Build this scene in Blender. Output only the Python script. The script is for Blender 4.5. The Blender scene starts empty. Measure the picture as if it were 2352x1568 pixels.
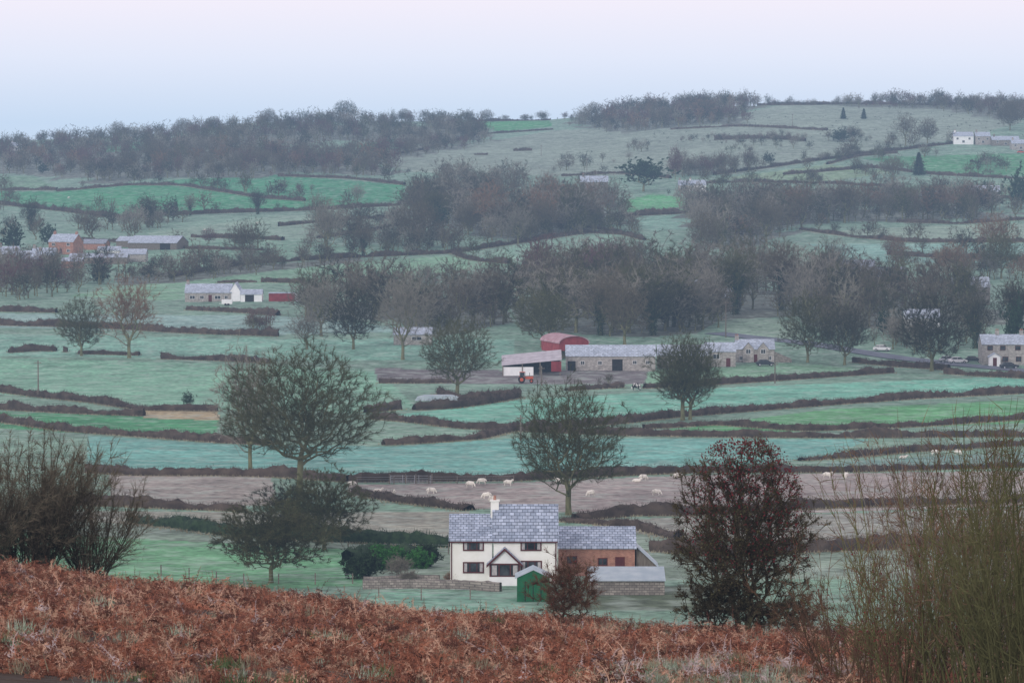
import bpy, math, random
import numpy as np
from mathutils import Vector
random.seed(7); RNG=np.random.default_rng(7)
SC=bpy.context.scene; COL=SC.collection
F=7840.0; PITCH=math.atan(454/F)
# ------------------------------------------------------------------ terrain
_ty=np.array([-50,0,60,90,130,160,200,260,320,348,420,480,560,640,780,900,1000,1150,1300,1500,1700,1900,2100,2300,2450,2700,3200,20000.])
_tz=np.array([3.5,-1.7,-10.5,-13.7,-18.1,-24,-31,-40,-44.6,-44.9,-46.6,-47.8,-50,-51.4,-52.7,-47.5,-46,-42.5,-38,-30.6,-17,-2.4,10.7,21.5,20,5,-30,-60.])
_gy=np.arange(-50,20000,2.0); _gz=np.interp(_gy,_ty,_tz)
def _sm(a,n):
    k=np.hanning(n+2)[1:-1]; k/=k.sum(); p=np.pad(a,(n//2,n//2),mode='edge'); return np.convolve(p,k,'same')[n//2:n//2+len(a)]
_g1=_sm(_gz,9); _g2=_sm(_gz,61); _w=np.clip((_gy-420)/200,0,1); _gz=_g1*(1-_w)+_g2*_w
def sst(x,a,b):
    t=np.clip((x-a)/(b-a),0,1); return t*t*(3-2*t)
def height(x,y):
    x=np.asarray(x,float); y=np.asarray(y,float)
    z=np.interp(y,_gy,_gz)
    crest=np.interp(x,[-40,-19.5,-13,-6,-1,3,8,19,40],[2.6,1.95,1.2,.5,-.15,-.2,-.55,-.8,-.9])
    z=z+crest*np.clip(y/120,0,1)*(1-sst(y,140,260))
    ridge=np.interp(x,[-900,-345,-256,-170,-52,22,66,154,240,345,900],[-30,-21,-18.5,-8,-4.5,-3,.5,5,4.5,4.5,8])
    z=z+ridge*sst(y,1250,2250)
    z=z+2.5*np.sin(x/95+1.2)*np.sin(y/210+.5)*sst(y,950,1250)*(1-sst(y,2600,3000))
    z=z+.25*np.sin(x/13+.4)*np.sin(y/17)*sst(y,300,400)+.12*np.sin(x/2.3+y/3.1)*np.sin(y/2.7-x/4)*(1-sst(y,150,200))
    return z
CT,ST=math.cos(PITCH),math.sin(PITCH)
_ry=np.unique(np.concatenate([np.arange(50,420,.7),np.arange(420,1200,2.),np.arange(1200,2500,5.)]))
def G(px,py,ymin=145):
    """ground point met by the survey sighting line; returns world xyz"""
    a=(px-1176)/F; b=-(py-784)/F
    dy=CT+b*ST; dz=-ST+b*CT
    ys=_ry[_ry>=ymin]; xs=a/dy*ys; d=dz/dy*ys-height(xs,ys)
    k=np.where(d<0)[0]
    if len(k)==0: y=2290.
    elif k[0]==0: y=ys[0]
    else:
        i=k[0]; t=d[i-1]/(d[i-1]-d[i]); y=ys[i-1]+t*(ys[i]-ys[i-1])
    x=a/dy*y
    return np.array([x,y,float(height(x,y))])
def P(px,d):
    x=(px-1176)/F*d; return np.array([x,d,float(height(x,d))])
# ------------------------------------------------------------------ materials
def lin(r,g,b,k=1.):
    f=lambda c:(c/12.92 if c<=.04045 else ((c+.055)/1.055)**2.4)
    return tuple(f(v/255)*k for v in (r,g,b))
def nodes(name):
    m=bpy.data.materials.new(name); m.use_nodes=True; nt=m.node_tree; b=nt.nodes['Principled BSDF']
    b.inputs['Roughness'].default_value=.9; b.inputs['Specular IOR Level'].default_value=.25
    return m,nt,b
def rgba(c): return (c[0],c[1],c[2],1)
def nmat(name,c1,c2,scale=3.,rough=.9,rnd=.25,bump=0.,stretch=(1,1,1)):
    m,nt,b=nodes(name); N=nt.nodes; L=nt.links
    tc=N.new('ShaderNodeTexCoord'); mp=N.new('ShaderNodeMapping'); mp.inputs['Scale'].default_value=stretch
    L.new(tc.outputs['Object'],mp.inputs['Vector'])
    no=N.new('ShaderNodeTexNoise'); no.inputs['Scale'].default_value=scale; no.inputs['Detail'].default_value=5
    L.new(mp.outputs[0],no.inputs['Vector'])
    rp=N.new('ShaderNodeValToRGB'); rp.color_ramp.elements[0].position=.35; rp.color_ramp.elements[1].position=.65
    rp.color_ramp.elements[0].color=rgba(c1); rp.color_ramp.elements[1].color=rgba(c2)
    L.new(no.outputs['Fac'],rp.inputs[0])
    oi=N.new('ShaderNodeObjectInfo'); mr=N.new('ShaderNodeMapRange'); mr.inputs['To Min'].default_value=1-rnd; mr.inputs['To Max'].default_value=1+rnd
    L.new(oi.outputs['Random'],mr.inputs['Value'])
    hs=N.new('ShaderNodeHueSaturation'); L.new(mr.outputs[0],hs.inputs['Value']); L.new(rp.outputs[0],hs.inputs['Color'])
    L.new(hs.outputs[0],b.inputs['Base Color']); b.inputs['Roughness'].default_value=rough
    if bump:
        bp=N.new('ShaderNodeBump'); bp.inputs['Strength'].default_value=bump; L.new(no.outputs['Fac'],bp.inputs['Height']); L.new(bp.outputs[0],b.inputs['Normal'])
    return m
def brickmat(name,c1,c2,mortar,bw,bh,roof=False,msize=.02,frost=0.):
    m,nt,b=nodes(name); N=nt.nodes; L=nt.links
    tc=N.new('ShaderNodeTexCoord'); sp=N.new('ShaderNodeSeparateXYZ'); L.new(tc.outputs['Object'],sp.inputs[0])
    cb=N.new('ShaderNodeCombineXYZ'); ad=N.new('ShaderNodeMath'); ad.operation='ADD'
    L.new(sp.outputs[0],ad.inputs[0])
    if roof: ad.inputs[1].default_value=0; L.new(sp.outputs[1],cb.inputs[1])
    else: L.new(sp.outputs[1],ad.inputs[1]); L.new(sp.outputs[2],cb.inputs[1])
    L.new(ad.outputs[0],cb.inputs[0])
    br=N.new('ShaderNodeTexBrick'); L.new(cb.outputs[0],br.inputs['Vector']); br.inputs['Scale'].default_value=1
    br.inputs['Brick Width'].default_value=bw; br.inputs['Row Height'].default_value=bh; br.inputs['Mortar Size'].default_value=msize
    br.inputs['Color1'].default_value=rgba(c1); br.inputs['Color2'].default_value=rgba(c2); br.inputs['Mortar'].default_value=rgba(mortar)
    no=N.new('ShaderNodeTexNoise'); no.inputs['Scale'].default_value=1.7; no.inputs['Detail'].default_value=6; L.new(tc.outputs['Object'],no.inputs['Vector'])
    mx=N.new('ShaderNodeMix'); mx.data_type='RGBA'; mx.blend_type='MULTIPLY'; mx.inputs[0].default_value=.7
    rp=N.new('ShaderNodeValToRGB'); rp.color_ramp.elements[0].position=.3; rp.color_ramp.elements[1].position=.7
    rp.color_ramp.elements[0].color=(.55,.55,.55,1); rp.color_ramp.elements[1].color=(1.2,1.2,1.2,1)
    L.new(no.outputs['Fac'],rp.inputs[0]); L.new(br.outputs['Color'],mx.inputs[6]); L.new(rp.outputs[0],mx.inputs[7])
    L.new(mx.outputs[2],b.inputs['Base Color'])
    bp=N.new('ShaderNodeBump'); bp.inputs['Strength'].default_value=.4; bp.inputs['Distance'].default_value=.03; bp.invert=True
    L.new(br.outputs['Fac'],bp.inputs['Height']); L.new(bp.outputs[0],b.inputs['Normal'])
    return m
def corrmat(name,c1,c2,scale=4.):
    m=nmat(name,c1,c2,.8,.6,.05); nt=m.node_tree; N=nt.nodes; L=nt.links
    tc=N.new('ShaderNodeTexCoord'); w=N.new('ShaderNodeTexWave'); w.bands_direction='X'; w.inputs['Scale'].default_value=scale
    L.new(tc.outputs['Object'],w.inputs['Vector'])
    bp=N.new('ShaderNodeBump'); bp.inputs['Strength'].default_value=.9; bp.inputs['Distance'].default_value=.08
    L.new(w.outputs['Fac'],bp.inputs['Height']); L.new(bp.outputs[0],nt.nodes['Principled BSDF'].inputs['Normal']); return m
M={}
M['render']=nmat('cream_render',(.79,.78,.72),(.86,.855,.81),.9,.9,.02)
M['white']=nmat('white_paint',(.76,.77,.77),(.85,.85,.85),1.2,.8,.03)
M['slate']=brickmat('stone_slate_roof',(.28,.33,.42),(.46,.52,.63),(.10,.12,.16),.55,.33,True,.03)
M['slate_far']=brickmat('frosty_slate_roof',(.36,.41,.49),(.50,.56,.65),(.24,.27,.31),.8,.5,True,.03)
M['slate_dark']=nmat('dark_slate_roof',(.15,.17,.20),(.26,.28,.33),1.5)
M['stone']=brickmat('rubble_stone_wall',(.20,.18,.16),(.34,.31,.27),(.13,.12,.11),.5,.25,False,.03)
M['stone_pale']=brickmat('pale_stone_wall',(.32,.30,.28),(.47,.44,.41),(.24,.22,.2),.6,.3,False,.02)
M['brick']=brickmat('red_brick_wall',(.34,.12,.07),(.46,.19,.12),(.34,.28,.24),.25,.09,False,.012)
M['frame']=nmat('dark_red_frame',(.07,.012,.015),(.10,.02,.02),3,.5,.02)
M['framew']=nmat('white_frame',(.6,.6,.6),(.7,.7,.7),3,.5,.02)
M['glass']=nmat('window_glass',(.015,.018,.022),(.07,.08,.09),1.2,.12,.1)
M['curtain']=nmat('net_curtain',(.35,.33,.33),(.5,.48,.48),4,.8,.1)
M['tin']=corrmat('frosted_corrugated_sheet',(.50,.61,.68),(.66,.75,.80),4)
M['tinpink']=corrmat('weathered_corrugated_sheet',(.46,.42,.46),(.62,.58,.62),2)
M['rooffaded']=corrmat('faded_red_roof_sheet',(.40,.20,.23),(.54,.36,.40),2)
M['red']=corrmat('red_corrugated_cladding',(.26,.03,.04),(.38,.06,.07),3)
M['green']=corrmat('green_timber_cladding',(.015,.17,.065),(.03,.24,.10),5)
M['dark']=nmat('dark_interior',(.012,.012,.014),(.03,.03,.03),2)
M['wood']=nmat('weathered_wood',(.12,.10,.08),(.22,.19,.16),6,.9,.2,0,(1,1,.2))
M['steel']=nmat('galvanised_steel',(.35,.37,.40),(.5,.52,.55),5,.45,.1)
M['tarmac']=nmat('tarmac',(.09,.10,.125),(.14,.155,.19),.4)
M['bark']=nmat('mossy_bark',(.095,.10,.045),(.21,.20,.115),1.3,.95,.15,.5,(1,1,.4))
TW={}
def tw(k,a,b,r=.18): TW[k]=nmat(k+'_twigs',a,b,.25,.95,r)
tw('olive',(.050,.056,.022),(.105,.105,.048)); tw('brown',(.090,.076,.052),(.145,.125,.088)); tw('dark',(.030,.034,.020),(.066,.064,.040))
tw('purple',(.095,.045,.045),(.15,.085,.08)); tw('pale',(.17,.155,.125),(.25,.235,.195)); tw('rust',(.15,.090,.055),(.22,.145,.09)); tw('green',(.016,.045,.022),(.04,.085,.04))
tw('hawthorn',(.045,.036,.024),(.09,.074,.040)); tw('whip',(.095,.10,.038),(.17,.165,.075)); tw('whipred',(.10,.055,.036),(.16,.10,.06))
M['berry']=nmat('red_berries',(.10,.012,.018),(.20,.03,.035),6)
M['deadleaf']=nmat('clinging_leaves',(.05,.038,.022),(.085,.080,.032),1.5)
M['ivy']=nmat('ivy_leaves',(.018,.04,.02),(.04,.07,.03),1.)
M['evergreen']=nmat('evergreen_leaves',(.014,.038,.02),(.035,.068,.03),1.)
M['hedge']=nmat('hedge_twigs',(.044,.032,.026),(.095,.072,.056),.5,.95,.2)
M['hedgegreen']=nmat('evergreen_hedge',(.015,.032,.016),(.035,.065,.028),1.3,.95,.2)
M['brightgreen']=nmat('conifer_foliage',(.02,.10,.02),(.055,.20,.04),1.5,.9,.1)
M['straw']=nmat('dead_grass',(.21,.185,.12),(.34,.31,.22),.3,.95,.15)
M['wool']=nmat('sheep_wool',(.62,.59,.52),(.78,.75,.68),8,.95,.08)
# ------------------------------------------------------------------ mesh helpers
def mk_mesh(name,V,groups,mats,smooth=False):
    me=bpy.data.meshes.new(name); V=np.ascontiguousarray(V,dtype=np.float32)
    me.vertices.add(len(V)); me.vertices.foreach_set('co',V.ravel())
    gs=[(np.asarray(f,dtype=np.int32),m) for f,m in groups if len(f)]
    li=np.concatenate([f.ravel() for f,m in gs]); me.loops.add(len(li)); me.loops.foreach_set('vertex_index',li)
    tot=np.concatenate([np.full(len(f),f.shape[1],np.int32) for f,m in gs]); st=np.concatenate([[0],np.cumsum(tot)[:-1]]).astype(np.int32)
    me.polygons.add(len(tot)); me.polygons.foreach_set('loop_start',st)
    me.polygons.foreach_set('material_index',np.concatenate([np.full(len(f),m,np.int32) for f,m in gs]))
    if smooth: me.polygons.foreach_set('use_smooth',np.ones(len(tot),bool))
    for m in mats: me.materials.append(m)
    me.update(calc_edges=True); return me
def obj(name,me,loc=(0,0,0),rot=0,sc=(1,1,1),parent=None):
    o=bpy.data.objects.new(name,me); o.location=loc; o.rotation_euler=(0,0,rot); o.scale=sc
    COL.objects.link(o)
    if parent: o.parent=parent
    return o
class B:
    def __init__(s): s.V=[]; s.F=[]
    def add(s,v,f):
        k=len(s.V); s.V+= [tuple(p) for p in v]; s.F+=[tuple(i+k for i in q) for q in f]
    def box(s,x0,x1,y0,y1,z0,z1):
        s.add([(x0,y0,z0),(x1,y0,z0),(x1,y1,z0),(x0,y1,z0),(x0,y0,z1),(x1,y0,z1),(x1,y1,z1),(x0,y1,z1)],
              [(0,3,2,1),(4,5,6,7),(0,1,5,4),(1,2,6,5),(2,3,7,6),(3,0,4,7)])
    def prism(s,poly,ax,a0,a1):
        n=len(poly)
        f=(lambda a,p:(a,p[0],p[1])) if ax=='x' else (lambda a,p:(p[0],a,p[1]))
        s.add([f(a0,p) for p in poly]+[f(a1,p) for p in poly],[tuple(range(n)),tuple(range(2*n-1,n-1,-1))]+[(i,i+n,(i+1)%n+n,(i+1)%n) for i in range(n)])
    def cyl(s,c,r,ax,l,n=14,r2=None):
        r2=r if r2 is None else r2; v=[]
        for k,rr in ((0,r),(1,r2)):
            for i in range(n):
                a=2*math.pi*i/n; u,w=rr*math.cos(a),rr*math.sin(a)
                v.append({'x':(c[0]+k*l,c[1]+u,c[2]+w),'y':(c[0]+u,c[1]+k*l,c[2]+w),'z':(c[0]+u,c[1]+w,c[2]+k*l)}[ax])
        s.add(v,[tuple(range(n)),tuple(range(2*n-1,n-1,-1))]+[(i,i+n,(i+1)%n+n,(i+1)%n) for i in range(n)])
    def part(s,name,mat,parent):
        if not s.V: return
        me=bpy.data.meshes.new(name); me.from_pydata(s.V,[],s.F); me.materials.append(mat); me.update()
        import bmesh
        bm=bmesh.new(); bm.from_mesh(me); bmesh.ops.recalc_face_normals(bm,faces=bm.faces); bm.to_mesh(me); bm.free()
        return obj(name,me,parent=parent)
def empty(name,loc,rot=0,sc=1):
    e=bpy.data.objects.new(name,None); e.location=loc; e.rotation_euler=(0,0,rot); e.scale=(sc,sc,sc); COL.objects.link(e); return e
def frusta(A,Bp,ra,rb,n):
    A=np.asarray(A);Bp=np.asarray(Bp); d=Bp-A; L=np.linalg.norm(d,axis=1,keepdims=True)+1e-9; d=d/L
    ref=np.where(np.abs(d[:,2:3])>.9,np.array([[1.,0,0]]),np.array([[0,0,1.]]))
    u=np.cross(d,ref); u/=np.linalg.norm(u,axis=1,keepdims=True)+1e-9; w=np.cross(d,u)
    an=np.arange(n)*2*np.pi/n; c,s_=np.cos(an),np.sin(an)
    ring=u[:,None,:]*c[None,:,None]+w[:,None,:]*s_[None,:,None]
    V=np.concatenate([A[:,None]+ring*ra[:,None,None],Bp[:,None]+ring*rb[:,None,None]],1).reshape(-1,3)
    i=np.arange(n); q=np.stack([i,(i+1)%n,(i+1)%n+n,i+n],1)
    Fq=(q[None]+(np.arange(len(A))*2*n)[:,None,None]).reshape(-1,4)
    return V,Fq
def spikes(Pt,D,Ln,Wd,rng):
    r=rng.normal(size=D.shape); s=np.cross(D,r); s/=np.linalg.norm(s,axis=1,keepdims=True)+1e-9
    V=np.stack([Pt-s*Wd[:,None]/2,Pt+s*Wd[:,None]/2,Pt+D*Ln[:,None]],1).reshape(-1,3)
    return V,np.arange(len(V)).reshape(-1,3)
def leaves(Pt,size,rng):
    n=len(Pt); a=rng.normal(size=(n,3)); a/=np.linalg.norm(a,axis=1,keepdims=True); b=np.cross(a,rng.normal(size=(n,3))); b/=np.linalg.norm(b,axis=1,keepdims=True)
    sz=(size*rng.uniform(.5,1.2,n))[:,None]
    V=np.stack([Pt-a*sz,Pt+b*sz*.6,Pt+a*sz,Pt-b*sz*.6],1).reshape(-1,3); return V,np.arange(len(V)).reshape(-1,4)
def merge(parts):
    V=[];g=[];k=0
    for v,f,m in parts:
        if len(v)==0: continue
        V.append(v); g.append((f+k,m)); k+=len(v)
    return np.concatenate(V),g
def tree_mesh(name,h,w,cb,seed,nt=900,ntw=12000,twl=.9,tww=.02,bf=.35,rl=.02,flat=.45,stems=1,ivy=0,leaf=0,mats=None,seg=1.1,leafsize=.06,lump=.22,rp=.42):
    rng=np.random.default_rng(seed); H=h-cb; cz=cb+H*flat
    d=rng.normal(size=(nt,3)); d/=np.linalg.norm(d,axis=1,keepdims=True)
    r=rng.random(nt)**rp
    az=np.arctan2(d[:,1],d[:,0]); ph=rng.uniform(0,6.28,4)
    lum=1+lump*(.5*np.sin(3*az+ph[0]+2*d[:,2])+.5*np.sin(5*az+ph[1]-4*d[:,2])+.4*np.sin(7*d[:,2]+ph[2]+az))-lump*.4
    Pp=d*(r*lum)[:,None]; up=Pp[:,2]>0
    T=np.stack([Pp[:,0]*w/2,Pp[:,1]*w/2,cz+np.where(up,Pp[:,2]*(h-cz),Pp[:,2]*(cz-cb))],1)
    N=[];Pa=[]
    if stems==1:
        k=max(4,int(cb/.8)); 
        for i in range(k+1):
            t=i/k; N.append([.12*math.sin(t*3+ph[3])*t*cb*.3,.1*math.cos(t*4+ph[0])*t*cb*.3,t*cb*1.02]); Pa.append(i-1)
    else:
        N.append([0,0,-.2]);Pa.append(-1)
        for s in range(stems):
            a=rng.uniform(0,6.28); q=0; L=cb*rng.uniform(.8,1.4)
            for i in range(1,5):
                t=i/4; rad=w*.09*t*rng.uniform(.8,1.2)+.1
                N.append([rad*math.cos(a),rad*math.sin(a),t*L]); Pa.append(q); q=len(N)-1
    nn=len(N); cap=nn+nt*14; X=np.zeros((cap,3)); X[:nn]=N; PL=np.zeros(cap); par=np.full(cap,-1); par[:nn]=Pa
    for i in range(1,nn): PL[i]=PL[par[i]]+np.linalg.norm(X[i]-X[par[i]])
    o=np.array([0,0,cb]); order=np.argsort(np.linalg.norm(T-o,axis=1)); lo=0 if stems>1 else max(0,int((nn-1)*.72))
    for ti in order:
        p=T[ti]; dd=np.linalg.norm(X[lo:nn]-p,axis=1); cost=dd+bf*PL[lo:nn]+.6*np.maximum(0,X[lo:nn,2]-p[2])
        j=lo+int(np.argmin(cost)); L=np.linalg.norm(p-X[j]); k=max(1,min(12,int(L/seg)))
        a=X[j].copy(); q=j; side=rng.normal(size=3)*L*.06; side[2]+=L*.05
        for i in range(1,k+1):
            if nn>=cap: break
            t=i/k; X[nn]=a+(p-a)*t+side*math.sin(math.pi*t)+rng.normal(size=3)*.05*seg; par[nn]=q; PL[nn]=PL[q]+L/k; q=nn; nn+=1
    X=X[:nn];par=par[:nn]
    ch=np.bincount(par[par>=0],minlength=nn); acc=np.zeros(nn); e=2.35
    for i in range(nn-1,-1,-1):
        if ch[i]==0: acc[i]=rl**e
        if par[i]>=0: acc[par[i]]+=acc[i]
    R=acc**(1/e)
    R=R*(1+.5*np.exp(-np.maximum(X[:,2],0)/.5)*(R>.15))
    c=np.arange(nn)[par>=0]; p_=par[c]
    parts=[]
    big=R[c]>.07
    for sel,n in ((big,7),(~big,3)):
        if sel.sum():
            ra=np.minimum(R[p_[sel]],R[c[sel]]*1.35); v,f=frusta(X[p_[sel]],X[c[sel]],ra,R[c[sel]],n); parts.append((v,f,0 if n==7 else 1))
    sm=np.where((R<rl*3.2)&(par>=0))[0]; pick=rng.choice(sm,ntw); dirv=X[pick]-X[par[pick]]; dirv/=np.linalg.norm(dirv,axis=1,keepdims=True)+1e-9
    out=X[pick]-np.array([0,0,cz]); out/=np.linalg.norm(out,axis=1,keepdims=True)+1e-9
    D=dirv*.6+out*.5+rng.normal(size=dirv.shape)*.5+np.array([0,0,.2]); D/=np.linalg.norm(D,axis=1,keepdims=True)
    base=X[pick]-dirv*rng.random((ntw,1))*.5*seg
    Ln=twl*rng.uniform(.4,1.1,ntw); v,f=spikes(base,D,Ln,np.full(ntw,tww),rng); parts.append((v,f,1))
    n2=ntw; t=rng.uniform(.3,.9,n2)[:,None]; b2=base+D*Ln[:,None]*t; D2=D*.6+rng.normal(size=D.shape)*.6; D2/=np.linalg.norm(D2,axis=1,keepdims=True)
    v,f=spikes(b2,D2,Ln*.45,np.full(n2,tww*.7),rng); parts.append((v,f,1))
    if ivy:
        th=rng.choice(np.where((R>.12))[0],ivy); pt=X[th]+rng.normal(size=(ivy,3))*.38+np.stack([0*th,0*th,rng.uniform(-.6,.6,ivy)],1); v,f=leaves(pt,.16,rng); parts.append((v,f,2))
    if leaf:
        pk=rng.integers(0,ntw,leaf); pt=base[pk]+D[pk]*Ln[pk][:,None]*rng.random((leaf,1)); v,f=leaves(pt,leafsize,rng); parts.append((v,f,2))
    V,g=merge(parts)
    return mk_mesh(name,V,g,mats or [M['bark'],TW['olive'],M['ivy']])
def conifer_mesh(name,h,w,seed,n=7000,mat=None,cb=.06):
    rng=np.random.default_rng(seed); parts=[]
    v,f=frusta(np.array([[0,0,-.3]]),np.array([[0,0,h*.97]]),np.array([h*.022]),np.array([.02]),7); parts.append((v,f,0))
    t=cb+(1-cb)*rng.random(n)**1.4; az=rng.uniform(0,6.28,n); lay=.75+.25*np.sin(t*42+2*np.sin(az*2))
    rr=w/2*(1-t)**.8*lay*rng.random(n)**.5*(1+.2*np.sin(az*3+seed))
    pt=np.stack([rr*np.cos(az),rr*np.sin(az),t*h-rr*.15],1); D=np.stack([np.cos(az),np.sin(az),rng.uniform(-.5,.2,n)],1); D/=np.linalg.norm(D,axis=1,keepdims=True)
    v,f=spikes(pt,D,rng.uniform(.3,.9,n)*w/8,np.full(n,.28*w/8),rng); parts.append((v,f,1))
    V,g=merge(parts); return mk_mesh(name,V,g,[M['bark'],mat or TW['green']])
def whips_mesh(name,n,Hh,r0,spread,seed,mats,rad=.02,shoots=9,tws=14,lean=(0,0),tww=.016):
    rng=np.random.default_rng(seed); A=[];Bq=[];ra=[];rb=[];tp=[];td=[]
    def path(p,d,L,rr,k,curve):
        d=d/np.linalg.norm(d); q=p.copy(); out=[q.copy()]
        for i in range(k):
            d=d+rng.normal(size=3)*.07+np.array([0,0,curve]); d/=np.linalg.norm(d); q2=q+d*L/k
            r1=rr*(1-i/k)+.004; r2=rr*(1-(i+1)/k)+.004
            A.append(q.copy());Bq.append(q2.copy());ra.append(r1);rb.append(r2); tp.append(q2.copy());td.append(d.copy()); q=q2; out.append((q.copy(),d.copy()))
        return out
    for s in range(n):
        a=rng.uniform(0,6.28); rho=r0*math.sqrt(rng.random()); p=np.array([rho*math.cos(a),rho*math.sin(a),-.2])
        sp=spread*rng.uniform(.1,1); a2=a+rng.normal()*.5
        d=np.array([math.cos(a2)*sp+lean[0],math.sin(a2)*sp+lean[1],1.]); L=Hh*rng.uniform(.5,1.)
        o=path(p,d,L,rad*rng.uniform(.6,1.3)*L/Hh,10,.035)
        for j in range(int(shoots*rng.uniform(.5,1.3))):
            k=rng.integers(2,10); q,dd=o[k]; e=dd+rng.normal(size=3)*.5; path(q,e,L*rng.uniform(.12,.4)*(1.15-k/12),rad*.42*(1.1-k/11),5,.05)
    A=np.array(A);Bq=np.array(Bq);ra=np.array(ra);rb=np.array(rb)
    parts=[]; v,f=frusta(A,Bq,ra,rb,3); parts.append((v,f,0))
    tp=np.array(tp);td=np.array(td); m=n*tws; pk=rng.integers(0,len(tp),m); D=td[pk]+rng.normal(size=(m,3))*.55; D/=np.linalg.norm(D,axis=1,keepdims=True)
    v,f=spikes(tp[pk],D,rng.uniform(.15,.6,m)*Hh/6,np.full(m,tww*Hh/6),rng); parts.append((v,f,1))
    V,g=merge(parts); return mk_mesh(name,V,g,mats),tp
# ------------------------------------------------------------------ GN instancer
def scatter(name,pts,scl,rots,idx,sources):
    coll=bpy.data.collections.new(name+'_kinds')
    for i,me in enumerate(sources):
        o=bpy.data.objects.new('%s_kind_%02d'%(name,i),me); coll.objects.link(o)
    me=bpy.data.meshes.new(name); pts=np.asarray(pts,np.float32); n=len(pts)
    me.vertices.add(n); me.vertices.foreach_set('co',pts.ravel())
    a=me.attributes.new('iscale','FLOAT_VECTOR','POINT'); a.data.foreach_set('vector',np.asarray(scl,np.float32).ravel())
    a=me.attributes.new('irot','FLOAT_VECTOR','POINT'); a.data.foreach_set('vector',np.asarray(rots,np.float32).ravel())
    a=me.attributes.new('iidx','INT','POINT'); a.data.foreach_set('value',np.asarray(idx,np.int32))
    o=obj(name,me); ng=bpy.data.node_groups.new(name,'GeometryNodeTree')
    ng.interface.new_socket('Geometry',in_out='INPUT',socket_type='NodeSocketGeometry'); ng.interface.new_socket('Geometry',in_out='OUTPUT',socket_type='NodeSocketGeometry')
    N=ng.nodes;L=ng.links; gi=N.new('NodeGroupInput'); go=N.new('NodeGroupOutput'); ip=N.new('GeometryNodeInstanceOnPoints'); ci=N.new('GeometryNodeCollectionInfo')
    ci.inputs['Collection'].default_value=coll; ci.inputs['Separate Children'].default_value=True; ci.inputs['Reset Children'].default_value=True
    def at(nm,ty):
        x=N.new('GeometryNodeInputNamedAttribute'); x.data_type=ty; x.inputs['Name'].default_value=nm; return x.outputs['Attribute']
    L.new(gi.outputs[0],ip.inputs['Points']); L.new(ci.outputs[0],ip.inputs['Instance']); ip.inputs['Pick Instance'].default_value=True
    L.new(at('iidx','INT'),ip.inputs['Instance Index']); L.new(at('irot','FLOAT_VECTOR'),ip.inputs['Rotation']); L.new(at('iscale','FLOAT_VECTOR'),ip.inputs['Scale'])
    L.new(ip.outputs[0],go.inputs[0]); md=o.modifiers.new('scatter','NODES'); md.node_group=ng
    return o
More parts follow.
